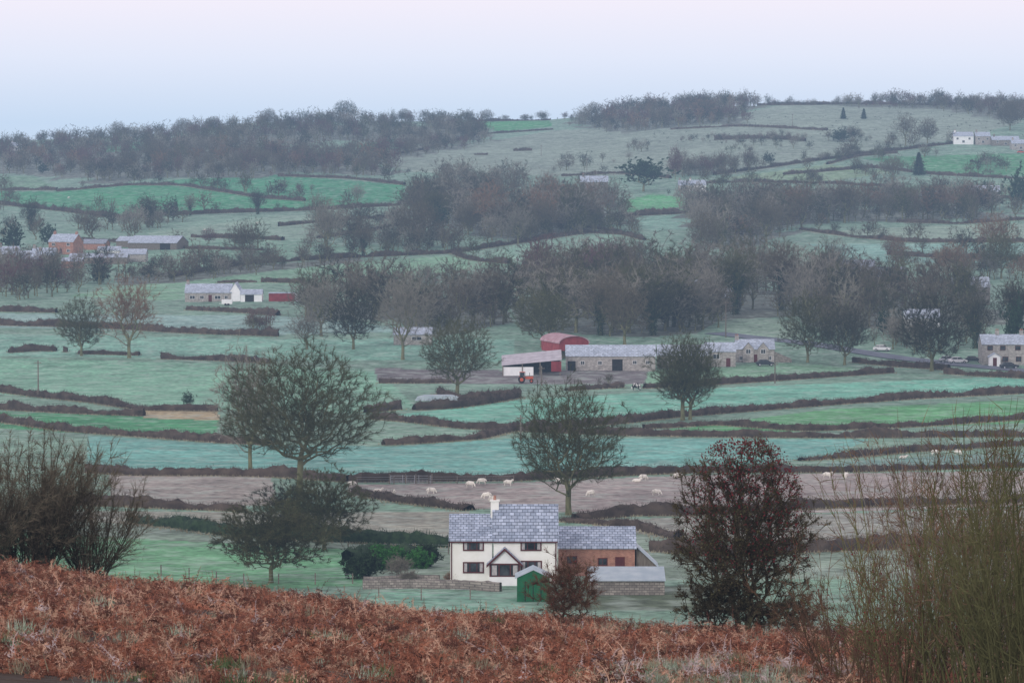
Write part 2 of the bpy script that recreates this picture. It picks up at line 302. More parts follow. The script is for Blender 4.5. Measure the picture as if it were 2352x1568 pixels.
# ------------------------------------------------------------------ terrain object with fields
def subdiv(pl,step=25,closed=False):
    out=[]; q=pl+[pl[0]] if closed else pl
    for a,b in zip(q[:-1],q[1:]):
        n=max(1,int(math.hypot(b[0]-a[0],b[1]-a[1])/step))
        for i in range(n): out.append((a[0]+(b[0]-a[0])*i/n,a[1]+(b[1]-a[1])*i/n))
    if not closed: out.append(pl[-1])
    return out
def inpoly(x,y,poly):
    c=np.zeros(x.shape,bool); n=len(poly)
    for i in range(n):
        x1,y1=poly[i][:2]; x2,y2=poly[(i+1)%n][:2]
        if y1==y2: continue
        t=((y1>y)!=(y2>y))&(x<(x2-x1)*(y-y1)/(y2-y1)+x1); c^=t
    return c
W=[
 ([(-40,345),(300,325),(600,297),(800,285),(1080,292),(1130,322),(940,335),(800,325),(600,330),(560,345),(330,350),(100,360),(-40,360)],520,6,12,['brown','brown','purple','dark','olive']),
 ([(-40,360),(220,352),(440,345),(640,350),(900,360),(880,375),(930,405),(700,400),(400,412),(200,418),(90,400),(-40,395)],470,6,12,['brown','brown','dark','rust','purple']),
 ([(330,350),(640,345),(660,395),(440,400),(320,385)],100,8,12,['brown','olive','brown']),
 ([(-40,440),(10,440),(0,520),(-40,520)],10,8,11,['brown']),
 ([(880,340),(1130,325),(1150,318),(980,358),(890,360)],80,5,9,['brown','purple','dark']),
 ([(1300,285),(1400,262),(1500,243),(1700,238),(1760,240),(1700,262),(1720,280),(1450,302),(1380,300)],380,6,12,['brown','purple','dark','rust']),
 ([(1750,236),(1960,238),(2060,236),(2352,240),(2352,248),(2050,249)],130,3,8,['dark','brown','purple']),
 ([(2050,238),(2400,242),(2400,282),(2300,275),(2150,250)],180,6,10,['brown','dark','purple']),
 ([(940,440),(1000,470),(1200,470),(1290,470),(1430,500),(1400,525),(1200,550),(1150,545),(1000,520),(930,500)],220,8,16,['brown','olive','pale','dark','rust']),
 ([(1000,410),(1180,420),(1200,450),(1000,460)],60,9,13,['brown','olive','dark']),
 ([(700,530),(940,510),(1000,560),(900,570),(720,580)],34,8,13,['brown','pale','dark']),
 ([(1540,400),(1700,385),(1740,392),(1560,412)],45,6,10,['brown','purple']),
 ([(1560,470),(1800,480),(2200,480),(2330,485),(2330,500),(2000,512),(1850,515),(1800,545),(1650,580),(1590,520)],240,7,16,['brown','brown','olive','rust','pale','dark']),
 ([(2352,445),(2100,452),(1990,462),(1990,478),(2352,480)],50,6,10,['brown','olive','dark']),
 ([(1160,690),(1450,640),(1600,640),(1850,680),(1850,725),(1650,735),(1600,765),(1480,775),(1200,760),(1180,720)],175,8,17,['brown','olive','pale','pale','olive']),
 ([(1200,655),(1460,640),(1480,670),(1220,680)],60,12,15,['purple','purple']),
 ([(700,700),(1000,690),(1160,700),(1180,740),(1000,775),(900,735),(760,735),(700,740)],95,7,15,['brown','olive','dark','pale','pale']),
 ([(1840,650),(1960,680),(2240,705),(2352,720),(2352,750),(2200,740),(1900,760),(1840,740)],100,8,15,['brown','olive','dark','pale']),
 ([(1840,760),(2000,780),(2200,790),(2300,760),(2300,800),(2100,812),(1900,790)],28,7,10,['brown','pale','dark']),
 ([(2050,600),(2400,612),(2400,640),(2200,650),(2070,625)],40,6,10,['rust','brown','dark']),
 ([(-40,640),(150,630),(260,650),(100,690),(-40,690)],45,7,12,['brown','dark','purple']),
 ([(260,640),(420,620),(560,612),(830,590),(830,600),(600,625),(400,650),(280,655)],85,4,8,['brown','dark']),
 ([(140,525),(330,510),(420,505),(380,530),(200,540)],40,5,11,['brown','dark']),
 ([(860,570),(1050,560),(1100,575),(1080,582),(880,585)],35,5,10,['brown','dark']),
 ([(1170,555),(1240,520),(1440,510),(1450,532),(1300,540)],50,6,11,['brown','olive','dark']),
 ([(640,440),(740,437),(740,445),(640,447)],7,5,7,['purple']),([(560,745),(635,750),(635,762),(560,760)],16,3.5,5,['purple']),
 ([(1895,315),(1990,318),(1990,328),(1895,325)],22,4,8,['dark','brown']),([(1560,315),(1860,318),(1860,330),(1560,328)],60,2.5,4.5,['dark','purple']),
 ([(90,520),(0,520),(0,560),(110,545)],12,6,9,['dark','brown']),([(80,590),(340,600),(340,625),(100,640)],16,4,8,['brown','dark']),
 ([(1280,880),(1420,880),(1420,890),(1280,890)],5,2,3,['brown']),
]
K=.86
FIELDS=[ # outline, colour
 ([(-300,1330),(3000,1330),(3000,1225),(-300,1190)],(125,145,125)),
 ([(250,1090),(620,1090),(640,1160),(260,1160)],(160,152,142)),
 ([(800,1112),(1180,1108),(1600,1090),(2600,1078),(2600,1152),(1580,1187),(1080,1167),(800,1135)],(160,149,142)),
 ([(-300,1170),(560,1175),(1080,1175),(1040,1240),(560,1228),(200,1195)],(150,150,134)),
 ([(1300,1195),(2600,1160),(2600,1260),(1560,1240)],(146,146,134)),
 ([(200,1000),(520,1020),(900,1025),(1200,1005),(1640,1008),(2000,1008),(1900,1050),(1620,1078),(1180,1098),(600,1085),(200,1080)],(106,172,158)),
 ([(1900,1060),(2600,1025),(2600,1065),(1900,1080)],(112,150,138)),
 ([(-300,935),(320,955),(505,962),(495,1012),(-300,965)],(62,146,92)),
 ([(-300,815),(500,835),(870,850),(960,940),(850,950),(500,940),(200,920),(-300,885)],(120,174,142)),
 ([(320,940),(500,940),(505,965),(330,960)],(178,160,120)),
 ([(-300,760),(640,778),(1180,780),(1180,830),(500,826),(-300,812)],(124,176,152)),
 ([(-300,718),(640,725),(1000,760),(640,768),(-300,745)],(135,170,160)),
 ([(860,958),(1200,918),(1700,888),(2600,855),(2600,893),(1900,925),(1430,962),(1200,982),(1060,982)],(110,184,156)),
 ([(1300,893),(1640,880),(2050,852),(1800,832),(1500,850),(1430,890)],(122,168,132)),
 ([(1500,990),(1900,940),(2600,905),(2600,962),(1850,990)],(90,164,102)),
 ([(-300,1200),(300,1236),(800,1262),(840,1345),(640,1350),(-300,1340)],(104,166,118)),
 ([(-300,440),(130,440),(300,425),(420,420),(920,470),(700,480),(500,486),(260,498),(0,470)],(38,142,86)),
 ([(370,415),(640,402),(930,425),(925,466),(600,452)],(36,140,88)),
 ([(-300,405),(80,405),(130,432),(-300,438)],(105,148,112)),
 ([(340,535),(640,495),(905,490),(860,515),(720,545),(650,550),(340,545)],(130,160,136)),
 ([(150,570),(330,555),(650,552),(850,560),(1040,582),(600,605),(300,630),(150,600)],(112,155,126)),
 ([(150,680),(400,640),(560,612),(1040,588),(1180,608),(900,640),(700,655),(560,650),(400,690)],(116,162,126)),
 ([(850,372),(1270,300),(1500,290),(1700,262),(1800,240),(2300,248),(2352,280),(2200,320),(2050,340),(1700,400),(1300,405),(950,395)],(132,150,132)),
 ([(1090,282),(1262,266),(1268,290),(1150,305)],(42,145,74)),
 ([(1080,592),(1200,560),(1350,535),(1450,542),(1180,608)],(130,172,146)),
 ([(1850,535),(2100,520),(2600,508),(2600,552),(2100,556)],(142,168,144)),
 ([(1850,560),(2600,560),(2600,610),(1980,600)],(122,168,152)),
 ([(1980,362),(2600,345),(2600,405),(2150,400)],(62,142,86)),
 ([(1640,412),(1900,378),(2050,395),(1900,418)],(124,155,115)),
 ([(2020,425),(2600,425),(2600,450),(2050,450)],(108,152,115)),
 ([(1430,462),(1500,445),(1570,455),(1580,485),(1430,488)],(80,160,98)),
 ([(1390,498),(1600,492),(1600,525),(1500,530)],(122,168,145)),
 ([(1650,730),(1830,735),(1850,780),(1670,770)],(130,158,134)),
 ([(860,845),(1150,850),(1490,850),(1480,882),(1140,882),(870,880)],(112,106,106)),
 ([(830,1362),(1190,1357),(1200,1400),(860,1400)],(118,165,140)),
 ([(1280,1350),(1700,1340),(1700,1400),(1280,1400)],(90,104,80)),
]+[(w_[0],(104,110,98)) for w_ in W if w_[1]>=80]+[
 ([(810,335),(900,320),(920,340),(860,350)],(60,145,92)),
 ([(230,335),(330,325),(330,345),(240,350)],(60,145,88))]
WB=np.concatenate([np.linspace(-.95,-.17,50)[:-1],np.linspace(-.17,.17,560),np.linspace(.17,.95,50)[1:]])
YY=np.concatenate([np.linspace(-12,60,20)[:-1],60*(2700/60)**np.linspace(0,1,950),np.linspace(2700,16000,30)[1:]])
gx=WB[None,:]*(YY[:,None]+15); gy=np.repeat(YY[:,None],len(WB),1); gz=height(gx,gy)
# ragged edges where the woodland litter meets the grass
jx=gx+6*np.sin(gy/9+np.sin(gx/7)*2)*sst(gy,1150,1400); jy=gy+14*np.sin(gx/11+np.sin(gy/23)*2)*sst(gy,1150,1400)
C=np.zeros(gx.shape+(3,)); C[:]=lin(116,152,128,K)
for poly,c in FIELDS:
    wp=[G(a,b) for a,b in subdiv(poly,25,True)]; m=inpoly(jx,jy,wp) if c==(104,110,98) else inpoly(gx,gy,wp); C[m]=lin(*c,K)
lum=(C*np.array([.3,.6,.1])).sum(-1,keepdims=True); C=C*.93+lum*.07
near=gy<300; C[near]=(.055,.034,.022)
knoll=[G(a,b,60) for a,b in subdiv([(1390,1402),(1450,1392),(1600,1396),(1640,1415),(1560,1428),(1400,1425)],20,True)]
C[inpoly(gx,gy,knoll)&near]=lin(120,140,110,K)
nr,nc=gx.shape; idx=np.arange(nr*nc).reshape(nr,nc)
Fq=np.stack([idx[:-1,:-1],idx[:-1,1:],idx[1:,1:],idx[1:,:-1]],-1).reshape(-1,4)
m,nt,bs=nodes('field_ground'); N=nt.nodes;L=nt.links
at=N.new('ShaderNodeAttribute'); at.attribute_name='Col'; tc=N.new('ShaderNodeTexCoord')
def noi(sc,det=4):
    n=N.new('ShaderNodeTexNoise'); n.inputs['Scale'].default_value=sc; n.inputs['Detail'].default_value=det; L.new(tc.outputs['Object'],n.inputs['Vector']); return n.outputs['Fac']
def ramp(src,p0,v0,p1,v1):
    r=N.new('ShaderNodeMapRange'); r.inputs['From Min'].default_value=p0; r.inputs['From Max'].default_value=p1; r.inputs['To Min'].default_value=v0; r.inputs['To Max'].default_value=v1; L.new(src,r.inputs['Value']); return r.outputs[0]
def mul(a,b):
    x=N.new('ShaderNodeMath'); x.operation='MULTIPLY'; L.new(a,x.inputs[0]); L.new(b,x.inputs[1]); return x.outputs[0]
v=mul(mul(ramp(noi(.018),.3,.82,.7,1.12),ramp(noi(.13,6),.3,.70,.7,1.26)),ramp(noi(.9,5),.3,.58,.7,1.4))
vm=N.new('ShaderNodeVectorMath'); vm.operation='SCALE'; L.new(at.outputs['Color'],vm.inputs[0]); L.new(v,vm.inputs['Scale'])
mx=N.new('ShaderNodeMix'); mx.data_type='RGBA'; L.new(ramp(noi(.3,7),.47,0,.70,.42),mx.inputs[0]); L.new(vm.outputs[0],mx.inputs[6]); mx.inputs[7].default_value=(.44,.53,.46,1)
sy=N.new('ShaderNodeSeparateXYZ'); L.new(tc.outputs['Object'],sy.inputs[0]); fy=ramp(sy.outputs[1],250,0,300,1); fy.node.clamp=True
mf=N.new('ShaderNodeMix'); mf.data_type='RGBA'; L.new(fy,mf.inputs[0]); L.new(vm.outputs[0],mf.inputs[6]); L.new(mx.outputs[2],mf.inputs[7])
L.new(mf.outputs[2],bs.inputs['Base Color'])
bp=N.new('ShaderNodeBump'); bp.inputs['Strength'].default_value=.7; bp.inputs['Distance'].default_value=.4; L.new(noi(1.3,5),bp.inputs['Height']); L.new(bp.outputs[0],bs.inputs['Normal'])
tm=mk_mesh('terrain',np.stack([gx,gy,gz],-1).reshape(-1,3),[(Fq,0)],[m],True)
ca=tm.color_attributes.new('Col','FLOAT_COLOR','POINT'); ca.data.foreach_set('color',np.concatenate([C.reshape(-1,3),np.ones((nr*nc,1))],1).astype(np.float32).ravel())
obj('terrain',tm)
# ------------------------------------------------------------------ linear features
def wline(pl,ymin=145,step=.8,sub=20):
    p=np.array([G(a,b,ymin)[:2] for a,b in subdiv(pl,sub)])
    if len(p)>6:
        q=p.copy(); q[1:-1]=(p[:-2]+2*p[1:-1]+p[2:])/4; p=q
    d=np.concatenate([[0],np.cumsum(np.linalg.norm(np.diff(p,axis=0),axis=1))]); n=max(2,int(d[-1]/step))
    t=np.linspace(0,d[-1],n); return np.stack([np.interp(t,d,p[:,0]),np.interp(t,d,p[:,1])],1)
hs=[0]
def hedge(pl,h=1.35,w=1.2,mat='hedge',name='hedgerow',grass=14,tw_=34,ymin=145):
    hs[0]+=1; h=h*.82; rng=np.random.default_rng(100+hs[0]); p=wline(pl,ymin); n=len(p)
    t=np.gradient(p,axis=0); t/=np.linalg.norm(t,axis=1,keepdims=True)+1e-9; nr_=np.stack([-t[:,1],t[:,0]],1)
    kn=np.arange(0,n+12,7); hv=h*(1+.24*np.interp(np.arange(n),kn,rng.normal(size=len(kn)))+.10*rng.normal(size=n)); hv=np.maximum(hv,.35*h)
    prof=[(-.5,-.3),(-.55,.45),(-.42,.85),(-.1,1),(.2,.98),(.45,.82),(.55,.4),(.5,-.3)]; k=len(prof)
    z=height(p[:,0],p[:,1]); V=np.zeros((n,k,3))
    for j,(a,b) in enumerate(prof):
        off=a*w*(1+.2*rng.normal(size=n)); V[:,j,0]=p[:,0]+nr_[:,0]*off+rng.normal(size=n)*.08; V[:,j,1]=p[:,1]+nr_[:,1]*off; V[:,j,2]=z+b*hv*(1+.10*rng.normal(size=n)*(b>0))
    i=np.arange(n*k).reshape(n,k); Fh=np.stack([i[:-1,:-1],i[:-1,1:],i[1:,1:],i[1:,:-1]],-1).reshape(-1,4); parts=[(V.reshape(-1,3),Fh,0)]
    m_=int(n*.8*tw_); a=rng.integers(0,n,m_); b=rng.integers(1,k-1,m_); pt=V[a,b]; D=rng.normal(size=(m_,3))*.5+np.array([0,0,.7]); D/=np.linalg.norm(D,axis=1,keepdims=True)
    pt=pt+rng.normal(size=pt.shape)*np.array([.3,.3,.08]); v_,f_=spikes(pt,D,rng.uniform(.15,.8,m_)*h/1.3,np.full(m_,.08),rng); parts.append((v_,f_,0))
    if grass:
        m_=int(n*.8*grass*2); a=rng.integers(0,n,m_); sd=rng.choice([-1,1],m_)*(w*.5+np.abs(rng.normal(size=m_))*.7); x=p[a,0]+nr_[a,0]*sd+rng.normal(size=m_)*.4; y=p[a,1]+nr_[a,1]*sd
        pt=np.stack([x,y,height(x,y)-.03],1); D=rng.normal(size=(m_,3))*.35+np.array([0,0,1.]); D/=np.linalg.norm(D,axis=1,keepdims=True); v_,f_=spikes(pt,D,rng.uniform(.15,.45,m_),np.full(m_,.16),rng); parts.append((v_,f_,1))
    VV,g=merge(parts); obj(name,mk_mesh(name,VV,g,[M[mat],M['straw']])); return p
HEDGES=[
 ([(300,1198),(430,1215),(545,1232),(720,1240),(1035,1256)],1.5,'hedgegreen'),
 ([(150,1160),(280,1162),(400,1168),(560,1174)],1.2,'hedge'),
 ([(815,1133),(900,1150),(1000,1163),(1080,1172)],1.1,'hedge'),
 ([(200,1085),(330,1092),(510,1092),(640,1095),(800,1106)],1.3,'hedge'),
 ([(800,1107),(900,1106),(1180,1104),(1430,1092),(1620,1084),(1900,1085),(2420,1070)],1.2,'hedge'),
 ([(-60,962),(0,968),(150,990),(330,1003),(500,1016),(620,1022)],1.4,'hedge'),
 ([(-60,893),(0,900),(120,915),(200,922),(330,942),(500,944)],1.4,'hedge'),
 ([(-60,938),(0,940),(180,950),(330,955)],1.4,'hedge'),
 ([(-60,743),(0,747),(220,752),(430,765),(640,772)],1.9,'hedge'),
 ([(-60,715),(60,716),(130,718)],1.6,'hedge'),([(430,712),(560,718),(640,725)],1.5,'hedge'),
 ([(20,810),(80,806),(130,806)],1.7,'hedge'),([(145,808),(155,808)],1.2,'hedge'),([(180,812),(320,816)],1.1,'hedge'),([(370,824),(500,828),(620,834)],1.6,'hedge'),
 ([(840,948),(918,940)],1.8,'hedge'),
 ([(855,962),(950,970),(1060,984),(1190,990),(1430,1000),(1700,1004),(2000,1005),(2420,1002)],1.4,'hedge'),
 ([(880,1022),(1000,1016),(1100,1008),(1190,986)],1.3,'hedge'),
 ([(1190,990),(1430,972),(1560,957),(1750,942),(1900,930),(2100,916),(2420,900)],1.6,'hedge'),
 ([(952,942),(1040,938),(1130,925),(1190,913)],1.8,'hedge'),([(1010,905),(1030,915),(1060,922),(1130,915),(1195,912)],1.6,'hedge'),
 ([(1300,897),(1430,890)],1.3,'hedge'),([(1480,892),(1640,884),(1800,873),(2050,856)],1.5,'hedge'),
 ([(1480,985),(1650,975),(1850,990),(2100,980),(2420,958)],1.2,'hedge'),
 ([(1840,1058),(1960,1050),(2100,1037),(2420,1018)],1.4,'hedge'),
 ([(1320,1195),(1450,1183),(1580,1183),(1900,1166),(2420,1150)],1.2,'hedge'),
 ([(1290,1197),(1380,1203),(1480,1217),(1560,1238)],1.1,'hedge'),
 ([(2170,858),(2260,864),(2420,872)],1.6,'hedge'),([(1960,832),(2020,838),(2060,842),(2180,850)],1.6,'hedge'),
 ([(1500,1265),(1640,1275),(1900,1265),(2420,1250)],1.5,'hedge'),
 ([(-60,463),(0,470),(120,482),(260,500),(500,490),(700,484),(920,472)],1.9,'hedge'),([(130,440),(300,425),(420,426),(600,455),(700,462)],1.6,'hedge'),
 ([(-60,437),(60,437),(130,437)],1.6,'hedge'),([(640,405),(800,410),(930,425)],1.6,'hedge'),
 ([(390,637),(560,608),(700,598),(850,590),(1040,582),(1180,560),(1350,535),(1450,540)],1.8,'hedge'),
 ([(440,545),(560,548),(650,552)],1.5,'hedge'),([(1035,580),(1080,598),(1170,606)],1.7,'hedge'),([(1340,522),(1400,530),(1480,552)],1.6,'hedge'),
 ([(1840,528),(1960,545),(2100,557),(2420,556)],1.6,'hedge'),([(1640,402),(1780,383),(1900,366),(2060,346),(2190,330)],1.8,'hedge'),
 ([(1800,402),(2000,385),(2150,402),(2420,415)],1.7,'hedge'),([(1400,500),(1500,494),(1590,490)],1.6,'hedge'),([(1460,492),(1560,490)],2.2,'hedge'),
 ([(600,648),(700,650)],1.8,'hedge'),([(500,650),(590,648)],1.2,'hedge'),([(730,548),(860,530),(920,515)],1.8,'hedge'),([(170,552),(260,556),(440,572),(600,575)],1.4,'hedge'),
 ([(1090,268),(1180,266),(1265,265)],1.6,'hedge'),([(850,362),(960,348),(1090,310),(1270,298)],1.2,'hedge'),([(2060,510),(2200,515),(2420,500)],1.4,'hedge'),
 ([(1090,356),(1120,356)],1.6,'hedge'),([(1180,347),(1222,346)],2.0,'hedge'),([(1640,322),(1760,318),(1850,325)],2.4,'hedge'),
 ([(870,880),(1000,880),(1040,878)],1.2,'hedge'),
 ([(1560,425),(1700,418),(1900,422),(2060,430)],1.6,'hedge'),([(1900,378),(1960,360),(2060,352)],1.4,'hedge'),([(1290,405),(1420,398),(1540,410)],1.4,'hedge'),([(2040,455),(2200,452),(2420,458)],1.6,'hedge'),([(1740,238),(1850,239),(1960,240),(2100,242),(2352,244)],2.4,'hedge'),([(1540,298),(1700,290),(1900,300)],1.4,'hedge'),([(640,520),(760,508),(900,500)],1.4,'hedge'),
]
HP=[]
for pl,h,mt in HEDGES:
    p=hedge(pl,h,1.3,mt)
    if 330<np.mean([q[1] for q in pl])<660 and len(p)>60: HP.append(p)
HP.append(hedge([(2040,585),(2200,595),(2420,600)],2,1.5))
def strip(name,pl,w,mat,zo=.02,ymin=145):
    p=wline(pl,ymin,3); t=np.gradient(p,axis=0); t/=np.linalg.norm(t,axis=1,keepdims=True); n_=np.stack([-t[:,1],t[:,0]],1); rows=[]
    for a in np.linspace(-.5,.5,7): q=p+n_*a*w; rows.append(np.stack([q[:,0],q[:,1],height(q[:,0],q[:,1])+zo],1))
    V=np.stack(rows,1); i=np.arange(V.shape[0]*7).reshape(-1,7); Fh=np.stack([i[:-1,:-1],i[:-1,1:],i[1:,1:],i[1:,:-1]],-1).reshape(-1,4)
    obj(name,mk_mesh(name,V.reshape(-1,3),[(Fh,0)],[mat]))
strip('country_road',[(1640,765),(1750,778),(1850,788),(1960,806),(2060,822),(2200,838),(2440,860)],7,M['tarmac'],.15)
def stone_wall(pl,h=1.0,w=.5,name='stone_wall'):
    p=wline(pl,145,.5,15); n=len(p); rng=np.random.default_rng(n); t=np.gradient(p,axis=0); t/=np.linalg.norm(t,axis=1,keepdims=True)+1e-9; n_=np.stack([-t[:,1],t[:,0]],1); z=height(p[:,0],p[:,1]); V=np.zeros((n,6,3))
    for j,(a,b) in enumerate([(-.5,-.3),(-.45,.9),(-.3,1.02),(.3,1.02),(.45,.9),(.5,-.3)]):
        V[:,j,0]=p[:,0]+n_[:,0]*a*w; V[:,j,1]=p[:,1]+n_[:,1]*a*w+rng.normal(size=n)*.03; V[:,j,2]=z+b*h*(1+.05*rng.normal(size=n)*(b>0))
    i=np.arange(n*6).reshape(n,6); Fh=np.stack([i[:-1,:-1],i[:-1,1:],i[1:,1:],i[1:,:-1]],-1).reshape(-1,4); obj(name,mk_mesh(name,V.reshape(-1,3),[(Fh,0)],[M['stone']]))
stone_wall([(833,1352),(950,1350),(1060,1352),(1150,1358)],.9); stone_wall([(835,1340),(940,1336),(1010,1336)],.7); stone_wall([(1150,1342),(1200,1344)],.8)
def fence(pl,sp=2.6,h=1.15,name='post_and_wire_fence'):
    p=wline(pl,145,sp,12); e=empty(name,(p[0,0],p[0,1],float(height(p[0,0],p[0,1])))); b=B()
    o=np.array([p[0,0],p[0,1],float(height(p[0,0],p[0,1]))]); q=[np.array([x,y,float(height(x,y))])-o for x,y in p]
    for c in q: b.box(c[0]-.06,c[0]+.06,c[1]-.06,c[1]+.06,c[2]-.2,c[2]+h*random.uniform(.92,1.1))
    b.part('posts',M['wood'],e)
    A=[];Bq=[]
    for a,c in zip(q[:-1],q[1:]):
        for z in (.35,.7,1.02): A.append(a+np.array([0,-.07,z]));Bq.append(c+np.array([0,-.07,z]))
    V,Fh=frusta(np.array(A),np.array(Bq),np.full(len(A),.012),np.full(len(A),.012),3); obj('wires',mk_mesh('wires',V,[(Fh,0)],[M['steel']]),parent=e)
fence([(560,1345),(650,1340),(740,1342),(810,1340)]); fence([(370,1322),(450,1330),(560,1342)]); fence([(870,1372),(960,1378),(1080,1376)])
fence([(820,1112),(905,1112)]); fence([(985,1111),(1180,1110)]); fence([(1090,590),(1300,545),(1420,535)],4); fence([(800,1272),(900,1268),(1030,1272)])
def gate(px,py,w=3.4):
    g=G(px,py); e=empty('metal_field_gate',g); b=B()
    for z in (.15,.35,.55,.8,1.1): b.box(-w/2,w/2,-.02,.02,z-.025,z+.025)
    for x in (-w/2,w/2,0): b.box(x-.03,x+.03,-.05,-.022,.05,1.2)
    b.part('bars',M['steel'],e); b=B()
    for x in (-w/2-.15,w/2+.15): b.box(x-.08,x+.08,-.08,.08,-.3,1.35)
    b.part('posts',M['wood'],e)
gate(925,1110);gate(962,1110)
def pole(px,py,hpx,arm=True):
    g=G(px,py); h=hpx*g[1]/F; e=empty('telegraph_pole',g); b=B(); b.cyl((0,0,-.3),.16,'z',h+.3,8,.11)
    b.part('post',M['wood'],e)
    if arm:
        b=B(); b.box(-.7,.7,-.25,-.13,h-.6,h-.48); 
        for x in(-.6,-.25,.25,.6): b.cyl((x,-.19,h-.48),.04,'z',.12,6)
        b.part('crossarm',M['wood'],e)
for a in [(88,912,85),(1196,1012,60),(1244,885,45),(1667,775,85),(1780,880,50),(1440,300,30),(1243,358,25),(1348,395,32),(218,352,26),(2083,800,70),(8,405,25),(1820,290,28)]: pole(*a)
# ------------------------------------------------------------------ buildings
def window(bf,bg,bc,x,z,w,h,y=0.,bars=2,t=.09):
    x0,x1,z0,z1=x-w/2,x+w/2,z-h/2,z+h/2
    bf.box(x0,x1,y-.07,y-.001,z1-t,z1); bf.box(x0,x1,y-.09,y-.001,z0,z0+t); bf.box(x0,x0+t,y-.069,y-.001,z0+t,z1-t); bf.box(x1-t,x1,y-.069,y-.001,z0+t,z1-t)
    for i in range(1,bars): xx=x0+w*i/bars; bf.box(xx-t*.35,xx+t*.35,y-.066,y-.003,z0+t,z1-t)
    bg.box(x0+t,x1-t,y-.03,y-.005,z0+t,z1-t)
    if bc is not None and w>1: bc.box(x0+t+.002,x0+t+w*.14,y-.04,y-.0305,z0+t+.002,z1-t-.002); bc.box(x1-t-w*.14,x1-t-.002,y-.04,y-.0305,z0+t+.002,z1-t-.002)
def gable(bw,br,x0,x1,y0,y1,H,R,ridge='x',ov=.25,th=.14,base=-.6):
    if ridge=='x':
        ym=(y0+y1)/2; bw.prism([(y0,base),(y1,base),(y1,H),(ym,H+R),(y0,H)],'x',x0,x1); k=R/(ym-y0); 
        for s in(0,1):
            a=(y0-ov,H-k*ov) if s==0 else (y1+ov,H-k*ov); n=.012
            br.prism([(a[0],a[1]+n),(ym,H+R+n),(ym,H+R+th+n),(a[0],a[1]+th+n)],'x',x0-ov*.7,x1+ov*.7)
    else:
        xm=(x0+x1)/2; bw.prism([(x0,base),(x1,base),(x1,H),(xm,H+R),(x0,H)],'y',y0,y1); k=R/(xm-x0)
        for s in(0,1):
            a=(x0-ov,H-k*ov) if s==0 else (x1+ov,H-k*ov); n=.012
            br.prism([(a[0],a[1]+n),(xm,H+R+n),(xm,H+R+th+n),(a[0],a[1]+th+n)],'y',y0-ov*.7,y1+ov*.7)
def bld(name,px,py,W,D,H,R,wall='stone',roof='slate_far',ridge='x',rot=0,wins=(),doors=(),chim=(),frame='framew',extra=None):
    g=G(px,py); e=empty(name,g,rot); w,r,f,gl,c,dr=B(),B(),B(),B(),B(),B()
    gable(w,r,-W/2,W/2,0,D,H,R,ridge)
    for x,z,a,b_ in wins: window(f,gl,None,x,z,a,b_)
    for x,a,b_ in doors: dr.box(x-a/2,x+a/2,-.05,-.001,0,b_)
    ch=B(); pt=B()
    for x,y,hh in chim:
        top=H+R+hh; ch.box(x-.45,x+.45,y-.35,y+.35,H*.6,top); ch.box(x-.52,x+.52,y-.42,y+.42,top+.001,top+.12); pt.cyl((x-.2,y,top+.12),.12,'z',.4,8); pt.cyl((x+.2,y,top+.12),.12,'z',.4,8)
    if extra: extra(e)
    w.part('walls',M[wall],e); r.part('roof',M[roof],e); f.part('window_frames',M[frame],e); gl.part('window_glass',M['glass'],e); dr.part('doors',M['dark' if not doors or doors[0][1]>1.6 else 'frame'],e); ch.part('chimney',M[wall],e); pt.part('chimney_pots',M['brick'],e)
    return e
# white farmhouse
g=G(1157,1341); u=g[1]/F; Wd=247*u/2; e=empty('white_farmhouse',g)
w,r,f,gl,c=B(),B(),B(),B(),B(); xs=-27*u
gable(w,r,-Wd,xs,0,7,4.55,2.15,'x',.22); w.part('left_walls',M['render'],e); r.part('left_roof',M['slate'],e); w,r=B(),B()
gable(w,r,xs+.17,Wd,0.003,7,4.55,3.15,'x',.22); w.part('right_walls',M['render'],e); r.part('right_roof',M['slate'],e); w,r=B(),B()
for x,z in((-70*u,4.0),(63*u,4.0),(-70*u,1.72),(64*u,1.85)): window(f,gl,c,x,z,2.15,1.15,0,3,.13)
pw,ph,pa,pd=1.55,2.3,3.75,1.4; pc=.1
w.prism([(pc-pw,-.5),(pc+pw,-.5),(pc+pw,.95),(pc-pw,.95)],'y',-pd,-.002)
for a in(pc-pw,pc+pw-.16,): f.box(a,a+.16,-pd-.02,-pd+.14,.951,ph)
for a in(pc-.08,): f.box(a-.55,a-.43,-pd,-pd+.1,.951,ph-.12); f.box(a+.6,a+.72,-pd,-pd+.1,.951,ph-.12)
f.box(pc-pw,pc+pw,-pd-.025,-pd+.14,ph-.14,ph); f.box(pc-pw,pc+pw,-pd-.03,-pd+.14,.951,1.06)
gl.box(pc-pw+.05,pc+pw-.05,-pd+.04,-.01,.96,ph-.15)
w.prism([(pc-pw,ph+.001),(pc+pw,ph+.001),(pc,pa)],'y',-pd+.02,-.002)
k=(pa-ph)/pw
for s in(-1,1):
    a=(pc+s*(pw+.3),ph-.3*k); r.prism([(a[0],a[1]+.02),(pc,pa+.02),(pc,pa+.12),(a[0],a[1]+.12)],'y',-pd-.2,1.)
    f.prism([(a[0],a[1]-.12),(pc,pa-.12),(pc,pa+.14),(a[0],a[1]+.14)],'y',-pd-.26,-pd-.202)
w.part('porch_walls',M['white'],e); r.part('porch_roof',M['slate'],e)
c.box(pc-1.3,pc-.8,-pd+.035,-pd+.039,1.1,2.1); c.box(pc+.85,pc+1.3,-pd+.035,-pd+.039,1.1,2.1)
f.box(-Wd-.05,Wd+.05,-.32,-.24,4.28,4.4)
for x in(-Wd+.12,Wd-.15): f.box(x-.05,x+.05,-.12,-.02,0,4.3)
